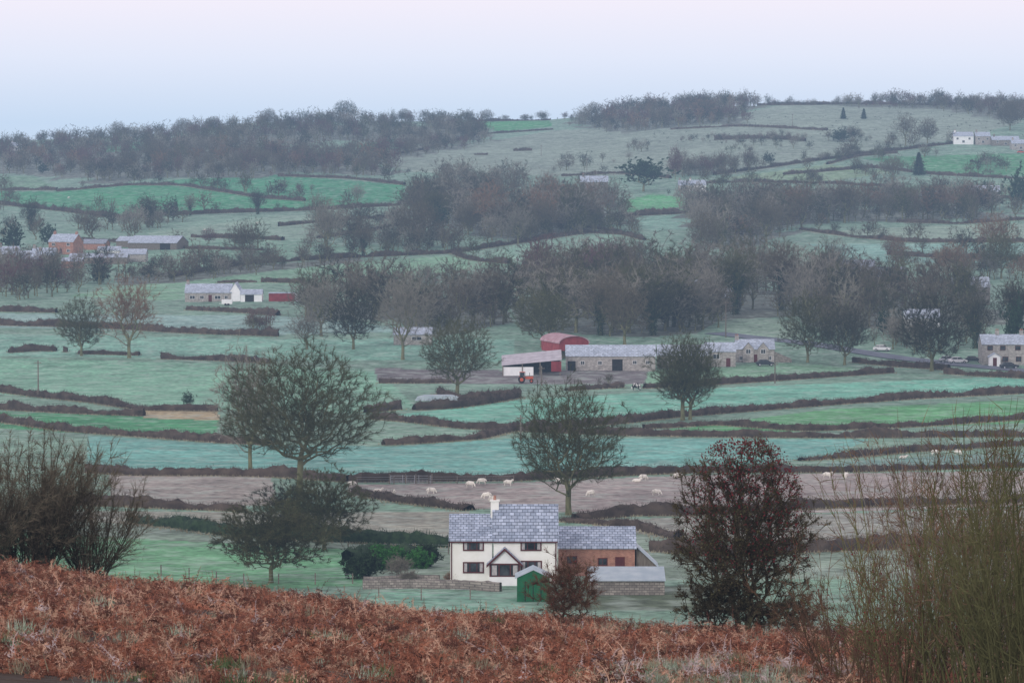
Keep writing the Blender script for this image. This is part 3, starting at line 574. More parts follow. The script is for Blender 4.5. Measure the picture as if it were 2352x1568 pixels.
f.part('window_frames',M['frame'],e); gl.part('window_glass',M['glass'],e); c.part('net_curtains',M['curtain'],e)
w=B(); cx=-21*u; w.box(cx-.42,cx+.42,2.9,3.8,5.6,8.15); w.box(cx-.5,cx+.5,2.82,3.88,8.151,8.3); w.part('chimney',M['render'],e); w=B(); w.cyl((cx,3.35,8.3),.16,'z',.45,10,.13); w.part('chimney_pot',M['brick'],e)
def lean(e):
    b=B(); b.prism([(4.1,-.5),(6.3,-.5),(6.3,.9),(4.1,2.9)],'y',.6,5.0); b.part('lean_to_walls',M['wood'],e)
    b=B(); b.prism([(4.15,2.95),(6.5,.75),(6.5,.83),(4.15,3.03)],'y',.4,5.2); b.part('lean_to_roof',M['tin'],e)
bld('brick_outbuilding',1371,1322,7.9,5.5,3.0,1.75,'brick','slate',wins=[(-2.6,1.7,1.1,.8),(.6,1.5,1.0,.8)],doors=[(2.4,1.0,2)],frame='frame',extra=lean)
g=G(1440,1366); e=empty('stone_shed',g); u=g[1]/F; w,r=B(),B(); hw=87*u
w.prism([(0,-.5),(3.4,-.5),(3.4,2.25),(0,1.45)],'x',-hw,hw); r.prism([(-.25,1.42),(3.6,2.35),(3.6,2.43),(-.25,1.5)],'x',-hw-.15,hw+.1); w.part('walls',M['stone'],e); r.part('corrugated_roof',M['tin'],e)
g=G(1225,1381); e=empty('green_shed',g); w,r,d=B(),B(),B(); gable(w,r,-1.6,1.6,0,3.6,2.35,.75,'y',.2,.06); w.part('timber_walls',M['green'],e); r.part('corrugated_roof',M['tin'],e)
d.box(-.75,.7,-.05,-.002,.05,1.95); d.part('door',M['green'],e); d=B(); 
for x in(-.8,.75,-.02): d.box(x-.03,x+.03,-.07,-.051,.05,2.0)
d.part('door_battens',M['dark'],e)
# farm
e=empty('red_dutch_barn',G(1318,826)); w,r=B(),B(); hw=3.7; n=12
arc=[(hw*math.cos(math.pi-math.pi*i/n),3.9+1.7*math.sin(math.pi*i/n)) for i in range(n+1)]
w.prism([(-hw,2.2),(hw,2.2)]+arc[::-1],'y',.0,.12); w.prism([(-hw,2.2),(hw,2.2)]+arc[::-1],'y',13.8,14); 
w.box(-hw,-hw+.1,.13,13.7,1.6,3.9); w.box(hw-.1,hw,.13,13.7,1.6,3.9)
ro=[(1.06*a,3.9+(b-3.9)*1.06+.02) for a,b in arc]; r.prism(arc+ro[::-1],'y',-.4,14.4)
w.part('red_cladding',M['red'],e); r.part('arched_roof',M['rooffaded'],e); b=B()
for y in(.2,4.5,9,13.6):
    for x in(-hw+.15,hw-.15): b.cyl((x,y,-.3),.12,'z',4.1,8)
b.part('posts',M['steel'],e); b=B(); b.box(-hw+.4,hw-.4,5,13,-.2,2.4); b.part('stored_bales',M['straw'],e); e.rotation_euler=(0,0,.3)
e=empty('open_cattle_shed',G(1215,862))
b=B(); b.add([(-6.2,-.3,2.2),(7.4,-.3,3.5),(7.4,9,5.2),(-6.2,9,3.9),(-6.2,-.3,2.32),(7.4,-.3,3.62),(7.4,9,5.32),(-6.2,9,4.02)],[(0,3,2,1),(4,5,6,7),(0,1,5,4),(1,2,6,5),(2,3,7,6),(3,0,4,7)]); b.part('mono_roof',M['tinpink'],e)
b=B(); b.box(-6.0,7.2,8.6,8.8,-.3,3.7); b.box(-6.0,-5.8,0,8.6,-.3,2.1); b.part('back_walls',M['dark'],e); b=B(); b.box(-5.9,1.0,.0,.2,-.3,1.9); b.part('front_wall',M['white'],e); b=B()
for x in(-5.9,-1.5,2.5,7): b.box(x-.1,x+.1,-.25,-.05,-.3,2.2+(x+6.2)*.095)
b.part('posts',M['wood'],e); b=B(); b.box(5.0,7.3,-.45,-.28,.9,3.2); b.part('red_panel',M['red'],e)
bld('long_stone_barn',1403,851,20.5,7,3.4,2.2,'stone_pale','slate_far',wins=[(-6.5,1.8,1,.9),(-2.5,1.8,1,.9),(5.5,1.9,1,.9),(8.5,1.9,1,.9)],doors=[(-9.,1.8,2.2),(1.5,2.4,2.6)])
bld('stone_barn_wing',1568,846,11.5,6.5,3.1,2.1,'stone','slate_far',wins=[(-3,1.8,1,.9),(2,1.8,1,.9)])
bld('low_stone_barn',1655,842,7,6,3.6,1.8,'stone_pale','slate_far',wins=[(-1,2.4,1.6,1.2)],doors=[(1.8,1,2)])
def dorm(e):
    w,r,f,gl=B(),B(),B(),B()
    for x in(-1.7,1.8): gable(w,r,x-1.3,x+1.3,-.35,3,3.2,1.5,'y',.2,.1,base=-.3); window(f,gl,None,x,2.6,1.2,1.1,-.35,2)
    w.part('gable_walls',M['stone_pale'],e); r.part('gable_roofs',M['slate_far'],e); f.part('gable_windows',M['framew'],e); gl.part('gable_glass',M['glass'],e)
    b=B(); b.prism([(4.6,-.4),(8.6,-.4),(8.6,.7),(4.6,2.4)],'y',0,5); b.part('side_extension',M['stone'],e)
bld('stone_farmhouse',1735,832,9,6.5,3.2,2.0,'stone_pale','slate_far',wins=[(-3.4,1,.9,1),(3.4,1,.9,1)],doors=[(0,.9,1.9)],chim=[(-4.2,3.2,.8)],extra=dorm)
bld('stone_bungalow',478,693,13.5,8,2.7,2.3,'stone_pale','slate_far',wins=[(-4.6,1.3,1.6,1.1),(-1.8,1.3,1.2,1.1),(2.8,1.3,1.8,1.1),(5.3,1.3,1.,1.1)],doors=[(.6,1,2)],chim=[(-6.2,4,.7)])
bld('white_gable_wing',540,692,3.0,9,3.0,2.3,'white','slate_far','y')
bld('white_garage',577,693,6.2,5.5,2.2,1.2,'white','slate_far',doors=[(-.5,2.6,2.0)])
g=G(648,692); e=empty('red_container_shed',g); b=B(); b.box(-3.9,3.6,0,2.6,0,2.3); b.part('body',M['red'],e); b=B(); b.prism([(-.1,2.31),(2.7,2.31),(2.7,2.5),(1.3,2.62),(-.1,2.5)],'x',-4,3.7); b.part('roof',M['slate_far'],e); b=B(); b.box(3.8,7.2,.2,3,-.3,2.2); b.part('side_bay',M['tinpink'],e)
e=empty('livestock_trailer',G(521,702)); b=B(); b.box(-1.5,1.5,0,1.6,.5,1.7); b.box(-2.3,-1.5,.75,.85,.5,.6); b.part('body',M['white'],e); b=B(); b.cyl((-.4,-.1,.35),.33,'y',.2); b.cyl((.4,-.1,.35),.33,'y',.2); b.cyl((-.4,1.5,.35),.33,'y',.2); b.cyl((.4,1.5,.35),.33,'y',.2); b.part('wheels',M['dark'],e)
bld('red_brick_house',140,584,10,8,4.6,2.6,'brick','slate_far',wins=[(-3,3.6,1.3,1.1),(3,3.6,1.3,1.1),(-3,1.3,1.3,1.1),(3,1.3,1.3,1.1)],doors=[(0,1,2)],chim=[(-4.4,4,.7),(4.4,4,.7)],rot=-.35)
bld('stone_cottage',62,626,9,7,4.6,2.5,'stone','slate_far',wins=[(-2.5,3.5,1,1),(2.5,3.5,1,1),(-2.5,1.3,1,1),(2.5,1.3,1,1)],doors=[(0,.9,2)],chim=[(-4,3.5,.8),(4,3.5,.8)])
bld('stone_cottage',100,610,8,6,3.6,2.3,'stone_pale','slate_far',wins=[(-2,2.3,1,1),(2,2.3,1,1)],chim=[(-3.5,3,.8)])
bld('stone_cottage',28,612,7,6,4.4,2.3,'stone','slate_far',rot=.5,wins=[(-2,2.3,1,1),(2,2.3,1,1)],chim=[(-3,3,.8)]); bld('pale_farm_shed',250,592,8,6,2.6,1.3,'white','slate_far'); bld('farm_shed',215,574,9,6,2.4,1.4,'brick','slate_dark',rot=-.2)
bld('farm_shed',350,574,19,13,2.6,2.4,'wood','slate_far',rot=-.25,doors=[(5,4,2.4)])
bld('low_farm_shed',290,568,8,9,2.4,1.5,'wood','slate_far',rot=-.25)
bld('farm_shed',225,606,20,8,2.2,1.2,'wood','slate_far'); bld('pale_farm_shed',305,602,9,8,2.8,1.6,'stone_pale','slate_far'); bld('lean_shed',165,616,7,5,2.4,1,'brick','slate_far')
bld('semi_detached_house',2312,838,11.5,7,4.9,2.0,'stone_pale','slate_far',wins=[(-3.9,4.0,1.3,1.1),(-.9,4.0,1.3,1.1),(2.6,4,1.3,1.1),(-.3,1.4,1.4,1.2),(2.8,1.4,1.3,1.2)],doors=[(-3.8,1,2.0)],chim=[(-1.8,3.5,.9),(3.9,3.5,.9)],frame='frame')
bld('white_porch',2285,841,2.6,1.8,2.2,.8,'white','slate_far','y',doors=[(0,.9,2)])
bld('church_hall',1628,715,8,12,4.2,4.2,'stone','slate_far',rot=.5,wins=[(0,2,1,1.6)])
bld('village_house',1665,716,7,7,4,2.4,'stone','slate_far',rot=-.2,wins=[(-2,3,1,1),(2,3,1,1)])
bld('white_shed',948,792,9.5,7,2.6,1.5,'stone_pale','slate_far',wins=[(1,1.6,2.5,1)])
bld('village_house',1960,655,14,8,4.8,3,'slate_dark','slate_dark'); bld('village_house',2030,672,14,8,4.6,3,'stone','slate_dark')
bld('village_house',2230,700,11,8,5.2,2.6,'stone','slate_far'); bld('white_cottage',2120,762,9,6,3.6,2,'white','slate_far',wins=[(-2,2,1,1),(2,2,1,1)]); bld('white_cottage',1600,655,8,6,4,2,'white','slate_far')
for a in [('white_hill_house',2213,332,11,8,4.6,2.2,'white'),('stone_hill_house',2258,333,8,8,4.8,2.2,'stone_pale'),('hill_farm_shed',2310,335,15,8,3.2,2,'stone'),('hill_farm_shed',2345,345,10,8,3.6,2,'stone_pale'),('white_cottage',1602,440,8,7,3.,2.2,'white'),('stone_cottage',1576,438,7,6,2.6,2,'stone_pale'),('white_cottage',38,346,8,7,3,2,'white'),('slate_farmhouse',1365,437,13,8,4,2.6,'stone'),('village_house',2262,462,14,8,4.4,2.6,'stone'),('village_house',1860,486,9,7,3.4,2.2,'white'),('village_house',2140,468,9,7,3.4,2.2,'stone')]:
    bld(a[0],a[1],a[2],a[3],a[4],a[5],a[6],a[7],'slate_far',wins=[(-a[3]*.3,a[5]*.7,1.2,1.2),(a[3]*.3,a[5]*.7,1.2,1.2),(0,a[5]*.35,1.4,1.4)],chim=[(-a[3]*.4,3.5,.8)])
e=empty('sheeted_feed_stack',G(1008,920)); b=B(); b.prism([(-5,-.2),(5,-.2),(4.4,.7),(3,1.0),(-3,.95),(-4.4,.6)],'y',0,4); b.part('sheet',M['tin'],e)
# vehicles
def paint(n,c):
    m,nt,b=nodes(n); b.inputs['Base Color'].default_value=rgba(c); b.inputs['Roughness'].default_value=.3; b.inputs['Specular IOR Level'].default_value=.5; return m
M['cwhite']=paint('white_car_paint',(.75,.75,.76)); M['cblack']=paint('dark_car_paint',(.02,.025,.035)); M['csilver']=paint('silver_car_paint',(.4,.42,.45)); M['orange']=paint('faded_red_tractor_paint',(.5,.09,.04)); M['tyre']=nmat('tyre_rubber',(.015,.015,.015),(.03,.03,.03))
def car(px,py,mt,rot=0,name='parked_car'):
    e=empty(name,G(px,py),rot); b=B()
    def sect(y,pts): return [(p[0],y,p[1]) for p in pts]
    prof=[(-2.1,.35),(2.1,.35),(2.15,.6),(2.0,.85),(1.1,.98),(-1.9,1.0),(-2.12,.8)]
    v=sect(-.82,prof)+sect(.82,prof); n=len(prof); b.add(v,[tuple(range(n)),tuple(range(2*n-1,n-1,-1))]+[(i,(i+1)%n,(i+1)%n+n,i+n) for i in range(n)]); b.part('body',M[mt],e)
    b=B(); b.add([(-1.75,-.76,.985),(1.15,-.76,.985),(.45,-.62,1.44),(-1.3,-.62,1.44),(-1.75,.76,.985),(1.15,.76,.985),(.45,.62,1.44),(-1.3,.62,1.44)],[(0,1,2,3),(7,6,5,4),(0,4,5,1),(3,2,6,7),(1,5,6,2),(0,3,7,4)]); b.part('windows',M['glass'],e)
    b=B(); b.box(-1.32,.47,-.63,.63,1.442,1.49); b.box(-.45,-.37,-.775,-.7,.99,1.44); b.part('roof',M[mt],e); b=B()
    for x in(-1.35,1.35):
        for y in(-.88,.68): b.cyl((x,y,.32),.32,'y',.2)
    b.part('wheels',M['tyre'],e); b=B()
    for x in(-1.35,1.35): b.cyl((x,-.895,.32),.18,'y',.02)
    b.part('hubcaps',M['steel'],e)
car(2178,832,'csilver'); car(2200,834,'cwhite',.2); car(2236,832,'cblack',-.2); car(2318,846,'cblack',.15); car(2345,836,'csilver'); car(2026,806,'cwhite',-.3,'white_van'); car(1757,840,'cblack',.1); car(2345,352,'orange')
e=empty('red_tractor',G(1207,879)); b=B(); b.box(-.2,1.7,-.35,.35,.85,1.45); b.box(-1.3,-.2,-.45,.45,.8,1.2); b.box(-1.35,-.05,-.75,.75,2.35,2.45); b.box(-1.4,-.3,-.85,-.5,1.35,1.5); b.box(-1.4,-.3,.5,.85,1.35,1.5); b.part('body',M['orange'],e)
b=B(); 
for x in(-1.3,-.12):
    for y in(-.7,.62): b.box(x,x+.08,y,y+.08,1.2,2.35)
b.cyl((.9,0,1.45),.05,'z',.8,8); b.part('cab_frame',M['tyre'],e); b=B()
for y in(-.95,.6): b.cyl((-.85,y,.78),.78,'y',.36,20)
for y in(-.75,.55): b.cyl((1.3,y,.45),.45,'y',.22,16)
b.part('tyres',M['tyre'],e); b=B(); b.cyl((-.85,-.97,.78),.4,'y',.01); b.cyl((1.3,-.77,.45),.22,'y',.01); b.part('wheel_hubs',M['orange'],e)
b=B(); b.box(-1.2,-.2,-.6,.6,1.5,2.3); b.part('cab_glass',M['glass'],e)
# ------------------------------------------------------------------ animals
def animal_mesh(name,graze,mats,k=1.,lie=False):
    z0=.62 if not lie else .32
    J=[((-.52,0,z0+.02),.17,.2),((-.3,0,z0+.03),.25,.27),((0,0,z0),.27,.29),((.28,0,z0+.02),.24,.27),((.45,0,z0+.08),.17,.2)]
    if graze: J+=[((.62,0,z0-.12),.11,.12),((.72,0,z0-.34),.085,.09),((.80,0,z0-.47),.06,.07)]
    else: J+=[((.56,0,z0+.24),.11,.12),((.66,0,z0+.34),.095,.1),((.84,0,z0+.26),.06,.06)]
    E=[(i,i+1) for i in range(len(J)-1)]
    if not lie:
        for x,sx in((-.42,-1),(.36,1)):
            for y in(-.13,.13):
                r=1 if sx<0 else 3; n=len(J)
                if sx<0: J+=[((x+.06,y,.44),.10,.11),((x-.07,y,.25),.045,.045),((x-.02,y,.03),.035,.035)]
                else: J+=[((x,y,.42),.08,.08),((x+.02,y,.24),.045,.045),((x,y,.03),.035,.035)]
                E+=[(r,n),(n,n+1),(n+1,n+2)]
    n=len(J); J+=[((-.66,0,z0-.02),.05,.05),((-.68,0,z0-.22),.04,.04)]; E+=[(0,n),(n,n+1)]
    hx=J[6][0]; n=len(J); 
    for y in(-.13,.13): J+=[((hx[0]-.03,y,hx[2]+.05),.03,.03)]; 
    E+=[(6,n),(6,n+1)]
    me=bpy.data.meshes.new(name+'_sk'); me.from_pydata([tuple(c*k for c in j[0]) for j in J],E,[]); o=bpy.data.objects.new(name+'_sk',me); COL.objects.link(o)
    o.modifiers.new('s','SKIN'); lay=me.skin_vertices[0]
    for i,j in enumerate(J): lay.data[i].radius=(j[1]*k,j[2]*k)
    lay.data[2].use_root=True
    o.modifiers.new('u','SUBSURF').levels=1
    dg=bpy.context.evaluated_depsgraph_get(); dg.update(); out=bpy.data.meshes.new_from_object(o.evaluated_get(dg)); out.name=name
    bpy.data.objects.remove(o); out.materials.clear()
    for m_ in mats: out.materials.append(m_)
    for p in out.polygons: p.use_smooth=True
    return out
SH=[animal_mesh('grazing_sheep',True,[M['wool']]),animal_mesh('standing_sheep',False,[M['wool']]),animal_mesh('lying_sheep',False,[M['wool']],lie=True)]
cm=nmat('friesian_hide',(.02,.02,.02),(.7,.68,.65),1.6,.8,0); cm.node_tree.nodes['Color Ramp'].color_ramp.elements[0].position=.49; cm.node_tree.nodes['Color Ramp'].color_ramp.elements[1].position=.51
for i,(a,b_) in enumerate([(1107,1112),(1080,1119),(1167,1116),(990,1134),(868,1131),(905,1134),(1118,1145),(1130,1153),(1285,1110),(1357,1140),(1463,1108),(1477,1103),(1557,1099),(1508,1138),(1900,1098),(1943,1099),(2075,1054),(2147,1045),(808,1119),(158,456),(885,580),(1015,583),(178,550),(2200,1045),(205,553),(470,531),(590,515)]):
    obj('sheep',SH[[0,0,1,0,2,0][i%6] if i not in(4,5) else 2],G(a,b_)-np.array([0,0,.02]),random.uniform(0,6.28) if i%2 else random.choice([0.2,3.0,3.4,-.3]),(1.0,)*3)
obj('friesian_cow',animal_mesh('friesian_cow_mesh',True,[cm],1.75),G(1462,897),2.4)
o=obj('grazing_cow',animal_mesh('cow_mesh',True,[M['dark']],1.75),G(2232,374),.4); obj('grazing_cow',o.data,G(2250,376),2.4)
# ------------------------------------------------------------------ trees
TM={'dome':tree_mesh('dome',20,21.5,5.2,11,3000,52000,.9,.026,.27,.020,.40,lump=.14,rp=.40),
 'round':tree_mesh('round',17,15,3.2,5,2200,34000,.8,.025,.30,.020,.42,lump=.17,rp=.40),
 'oval':tree_mesh('oval',16,11,3.2,8,1500,20000,.75,.028,.36,.020,.45,lump=.24),
 'ivy':tree_mesh('ivy',17,11,4.0,21,1300,15000,.8,.030,.40,.022,.5,ivy=6000,lump=.35),
 'open':tree_mesh('open',17,13,3.4,31,1100,13000,.9,.028,.40,.024,.5,lump=.38),
 'dense':tree_mesh('dense',14,14,2.1,41,1700,28000,.65,.030,.28,.018,.42,lump=.18)}
DIM={'dome':(20,21.5),'round':(17,15),'oval':(16,11),'ivy':(17,11),'open':(17,13),'dense':(14,14)}
def T(px,py,hpx,wpx,kind='round',tint='olive',name='bare_deciduous_tree',rot=None,ymin=145):
    g=G(px,py,ymin); s=g[1]/F; h,w=DIM[kind]; o=obj(name,TM[kind],g-np.array([0,0,.15]),random.uniform(0,6.28) if rot is None else rot,(wpx*s/w,wpx*s/w,hpx*s/h))
    o.material_slots[1].link='OBJECT'; o.material_slots[1].material=TW[tint]; return o
T(688,1150,372,415,'dome','olive',rot=.4)
T(1306,1182,325,285,'round','olive',rot=1.)
T(1568,965,210,170,'oval','olive');T(1585,964,200,165,'round','olive')
T(1050,908,190,190,'round','olive'); T(187,817,145,140,'dense','olive'); T(297,822,200,160,'open','rust','oak_tree')
T(925,826,210,150,'open','pale'); T(1245,797,140,165,'round','olive'); T(1855,832,170,150,'dense','olive'); T(1940,838,150,130,'round','dark'); T(2140,852,195,205,'dense','dark')
T(1690,722,165,125,'ivy','olive');T(1795,712,170,115,'ivy','brown');T(1435,792,155,120,'oval','brown');T(1528,760,130,150,'dense','dark');T(1380,770,150,120,'ivy','brown')
T(1605,745,120,110,'open','pale');T(1650,752,110,90,'open','brown')
T(812,802,155,155,'dense','dark');T(738,772,145,130,'open','pale');T(575,1082,300,190,'open','pale');T(705,802,90,120,'open','pale');T(1500,770,130,120,'ivy','dark')
T(560,612,115,85,'open','brown');T(752,598,150,100,'open','pale');T(962,570,115,120,'round','brown');T(1130,552,65,70,'open','pale');T(835,590,75,70,'ivy','brown');T(480,560,40,45,'dense','purple')
T(1940,512,105,110,'open','brown');T(1690,500,90,80,'round','brown');T(1551,412,82,38,'dense','purple');T(592,492,62,48,'ivy','dark');T(340,522,80,60,'ivy','dark');T(437,495,52,35,'ivy','brown');T(70,530,80,60,'ivy','dark')
T(1400,500,95,90,'open','brown');T(2160,490,70,90,'round','rust');T(2050,425,70,60,'open','brown');T(2080,335,80,60,'open','brown');T(2130,330,62,55,'round','brown');T(2320,300,75,70,'dense','brown');T(1720,395,55,45,'open','brown')
T(2280,600,118,110,'open','rust');T(2190,645,95,95,'open','rust');T(2050,590,55,60,'dense','rust');T(2300,640,110,100,'round','olive');T(1920,660,120,100,'open','pale');T(1620,600,120,90,'round','brown');T(2240,800,140,110,'ivy','dark');T(2330,790,160,110,'ivy','dark')
T(980,660,60,60,'open','brown');T(1075,540,80,80,'round','brown');T(1190,560,90,80,'open','pale');T(730,520,80,70,'open','brown');T(820,470,50,50,'open','pale');T(1000,520,90,80,'ivy','olive');T(1250,540,90,80,'round','brown');T(1330,520,100,80,'open','olive')
T(1610,560,110,90,'open','pale');T(1760,560,110,90,'open','brown');T(2080,505,80,80,'round','brown');T(2230,500,90,80,'open','rust');T(130,660,80,70,'round','brown');T(30,650,90,90,'dense','brown')
for a in [(793,280,52,62,'round','dark'),(1562,232,42,52,'open','brown'),(1366,248,36,48,'round','brown'),(1118,270,30,38,'dense','brown'),(1070,272,28,36,'open','brown'),(616,287,40,46,'round','brown'),(420,305,36,42,'round','brown'),(268,330,54,50,'round','brown'),(1245,267,24,38,'open','brown'),(1205,268,16,28,'dense','brown'),(1160,268,16,26,'open','brown'),(930,270,32,36,'round','brown'),(975,272,30,32,'open','brown'),(490,290,28,34,'round','brown')]: T(*a[:4],a[4],a[5])
PINE=tree_mesh('pine',13,14,3,3,500,3000,.8,.06,.35,.03,.55,leaf=9000,leafsize=.30,mats=[M['bark'],TW['green'],M['evergreen']],lump=.5)
HOLLY=tree_mesh('holly',8,7,.5,6,400,3000,.5,.06,.3,.02,.4,leaf=8000,leafsize=.17,mats=[M['bark'],TW['green'],M['evergreen']],lump=.35)
CM=[conifer_mesh('fir',12,6,1,6000),HOLLY,PINE]
def CT_(px,py,hpx,wpx,k,name):
    g=G(px,py); s=g[1]/F; d=[(12,6),(8,7),(13,14)][k]; obj(name,CM[k],g-np.array([0,0,.1]),random.uniform(0,6),(wpx*s/d[1],wpx*s/d[1],hpx*s/d[0]))
for a in [(1478,440,78,125,2,'scots_pine'),(2110,402,52,38,0,'fir_tree'),(2345,480,100,75,1,'yew_tree'),(30,580,75,62,1,'yew_tree'),(398,506,52,36,1,'holly_tree'),(1937,273,26,18,0,'fir_tree'),(1984,273,24,18,0,'fir_tree'),(860,655,38,42,1,'holly_tree'),(432,930,34,34,1,'gorse_bush'),(2270,480,60,70,1,'yew_tree'),(98,398,26,28,1,'holly_tree'),(228,650,45,52,1,'yew_tree'),(1764,375,26,34,1,'holly_tree'),(2330,800,120,60,1,'ivy_covered_tree'),(1490,425,40,60,2,'scots_pine'),(1930,325,30,50,1,'holly_tree'),(1010,525,55,50,1,'holly_tree'),(1130,470,60,60,1,'holly_tree'),(1560,700,70,60,1,'holly_tree'),(2030,770,60,40,1,'yew_tree'),(110,560,50,50,1,'holly_tree')]: CT_(*a)
# woodland mass
LO=[]
lowm=[tree_mesh('low%d'%i,12,w,cb,60+i,190,n_,1.0,.062,.4,.035,.45,seg=1.6,lump=.4) for i,(w,cb,n_) in enumerate([(11,2.2,1900),(8.5,2.5,1300),(10,1.2,2200),(7.5,1.6,1300)])]
tints=['brown','olive','purple','pale','dark','rust']
for t_ in tints:
    for m_ in lowm:
        c=m_.copy(); c.materials[1]=TW[t_]; LO.append(c)
pts=[];scl=[];rot=[];ix=[]
def plant(g,h,w_,tn): pts.append(g-np.array([0,0,.2])); scl.append((w_,w_,h)); rot.append((0,0,random.uniform(0,6.28))); ix.append(tints.index(random.choice(tn))*4+random.randrange(4))
def wood(poly,n,h0,h1,tn,wx=1.):
    xs_=[p[0] for p in poly]; ys_=[p[1] for p in poly]; k=0;tr=0
    while k<n and tr<n*30:
        tr+=1; a=random.uniform(min(xs_),max(xs_)); b=random.uniform(min(ys_),max(ys_))
        if not inpoly(np.array([a]),np.array([b]),poly)[0]: continue
        a+=random.gauss(0,9); b+=random.gauss(0,2.0)
        g=G(a,b); h=random.uniform(h0*.5,h1*1.15)/12; w_=h*random.uniform(.85,1.4)*wx
        plant(g,h,w_,tn+['pale','brown']); k+=1
for a in W: wood(*a[:5])
for k in range(280):
    a=random.uniform(-40,2400)
    if 1140<a<1290 and random.random()<.6: continue
    sk_=np.interp(a,[-40,200,400,600,850,1100,1260,1320,1500,1650,2352],[334,322,306,288,274,270,266,266,246,236,238]); h=random.uniform(.2,.62)*(1.25 if a<1100 else .8); plant(G(a,sk_+random.uniform(-2,7)),h,h*random.uniform(.9,1.9),['brown','dark','purple','brown'])
for p in HP:
    i=random.uniform(5,30)
    while i<len(p):
        q=p[int(i)]; h=random.choice([.3,.4,.5,.7,.95])*random.uniform(.8,1.15); plant(np.array([q[0]+random.uniform(-.5,.5),q[1]+random.uniform(-.5,.5),float(height(q[0],q[1]))]),h,h*random.uniform(.85,1.3),['brown','dark','olive','brown']); i+=random.choice([4,6,14,35])
# isolated trees & thickets climbing the far side
for k in range(42):
    a=random.uniform(1280,2400); b=random.uniform(300,470)
    for j in range(random.randrange(1,7)):
        h=random.uniform(.2,.7); plant(G(a+random.gauss(0,22),b+random.gauss(0,3)),h,h*random.uniform(1,1.5),['brown','dark','olive','pale'])
for k in range(260):
    a=random.uniform(1500,2300); b=random.uniform(258,330); g=G(a,b); s=random.uniform(.04,.11); pts.append(g-np.array([0,0,.2])); scl.append((s*1.5,s*1.5,s)); rot.append((0,0,random.uniform(0,6))); ix.append(16+random.randrange(4))
scatter('distant_woodland',pts,scl,rot,ix,LO)
def solo(name,px,py,hm,wm,cb,seed,tint,leaf=0,leafmat=None,ntw=9000,nt=700,stems=1,ymin=145,twl=.5,tww=.026,flat=.45,bf=.3,lsz=.06,d=None,lump=.35,rl=.014,seg=.6):
    g=G(px,py,ymin) if d is None else P(px,d); me=tree_mesh(name,hm,wm,cb,seed,nt,ntw,twl,tww,bf,rl,flat,stems=stems,leaf=leaf,mats=[M['bark'],TW[tint],leafmat or M['deadleaf']],seg=seg,leafsize=lsz,lump=lump); return obj(name,me,g-np.array([0,0,.1]),seed)
solo('hawthorn_tree',622,1338,8.8,13.5,1.5,3,'olive',9000,M['deadleaf'],36000,1800,lsz=.09,twl=.55,lump=.3)
solo('hawthorn_tree',745,1262,9.6,11,1.0,4,'olive',6000,M['deadleaf'],30000,1500,lsz=.09,twl=.55,lump=.3)
solo('hawthorn_tree',660,1235,7.0,9,1.0,9,'dark',0,None,16000,900,twl=.6)
solo('red_berried_hawthorn',1712,1428,7.4,5.6,1.1,13,'hawthorn',16000,M['deadleaf'],26000,1400,3,60,.42,.014,.42,.45,.045,d=124,lump=.22,rl=.011,seg=.4)
o=bpy.data.objects['red_berried_hawthorn']
rb=np.random.default_rng(5); n=4800; t=rb.random(n)**.7; z=7.4*(.35+.64*t); rad=2.5*np.sqrt(np.clip(1-((z-4.0)/3.6)**2,0,1))*rb.random(n)**.4; az=rb.uniform(0,6.28,n); V,Fh=leaves(np.stack([rad*np.cos(az),rad*np.sin(az),z],1),.05,rb); bo=obj('berries',mk_mesh('berries',V,[(Fh,0)],[M['berry']]),parent=o)
solo('bramble_thicket',1655,1425,2.6,3.4,.3,17,'hawthorn',3000,M['deadleaf'],7000,400,4,60,.3,.014,d=123,seg=.3,rl=.008)
solo('bramble_thicket',1790,1425,1.8,4.4,.3,18,'whipred',3000,M['deadleaf'],7000,400,4,60,.3,.014,d=125,seg=.3,rl=.008)
solo('berried_rose_bush',1305,1412,2.9,2.9,.35,19,'whipred',1500,M['berry'],8000,420,4,60,.35,.013,d=127,seg=.3,rl=.009,lsz=.03)
for i,(px,py,hm,wm) in enumerate([(845,1326,2.8,3.6),(815,1328,2.4,2.8),(980,1300,2.6,2.8)]): solo('garden_shrub',px,py,hm,wm,.2,30+i,'green',8000,M['hedgegreen'],3000,200,3,lsz=.11,seg=.4)
for i,(px,py,hm,wm) in enumerate([(872,1306,2.7,3.2),(905,1304,2.5,3.0),(965,1304,2.1,3.4)]): solo('conifer_bush',px,py,hm,wm,.15,40+i,'green',11000,M['brightgreen'],2000,150,3,lsz=.12,seg=.4,lump=.15)
solo('garden_fruit_tree',915,1332,2.8,3.4,.6,47,'pale',0,None,2500,200,1); solo('dead_shrub',1040,1340,1.2,1.6,.2,48,'rust',0,None,2000,150,3,seg=.3); solo('dead_shrub',940,1338,1.3,2.2,.2,49,'pale',0,None,2000,150,3,seg=.3)
hedge([(800,1290),(850,1278),(1000,1282)],1.5,1.5,'hedgegreen','garden_hedge',0); 
solo('laurel_bush',1366,1308,1.2,1.3,.1,50,'green',2500,nmat('yellow_laurel',(.25,.25,.03),(.35,.35,.06)),500,80,2,lsz=.07,seg=.3)
def wobj(name,px,d,n,H,r0,sp,seed,t1,t2,rad,shoots,tws,lean=(0,0)):
    me,tp=whips_mesh(name,n,H,r0,sp,seed,[TW[t1],TW[t2]],rad,shoots,tws,lean); return obj(name,me,P(px,d)),tp
wobj('bare_thorn_bush',60,132,85,6.2,.9,.95,1,'dark','brown',.036,17,330)
wobj('bare_thorn_bush',200,133,44,4.9,.5,1.1,2,'dark','brown',.030,15,280)
wobj('bare_thorn_bush',-60,128,35,5.8,.7,.7,22,'dark','brown',.03,14,260)
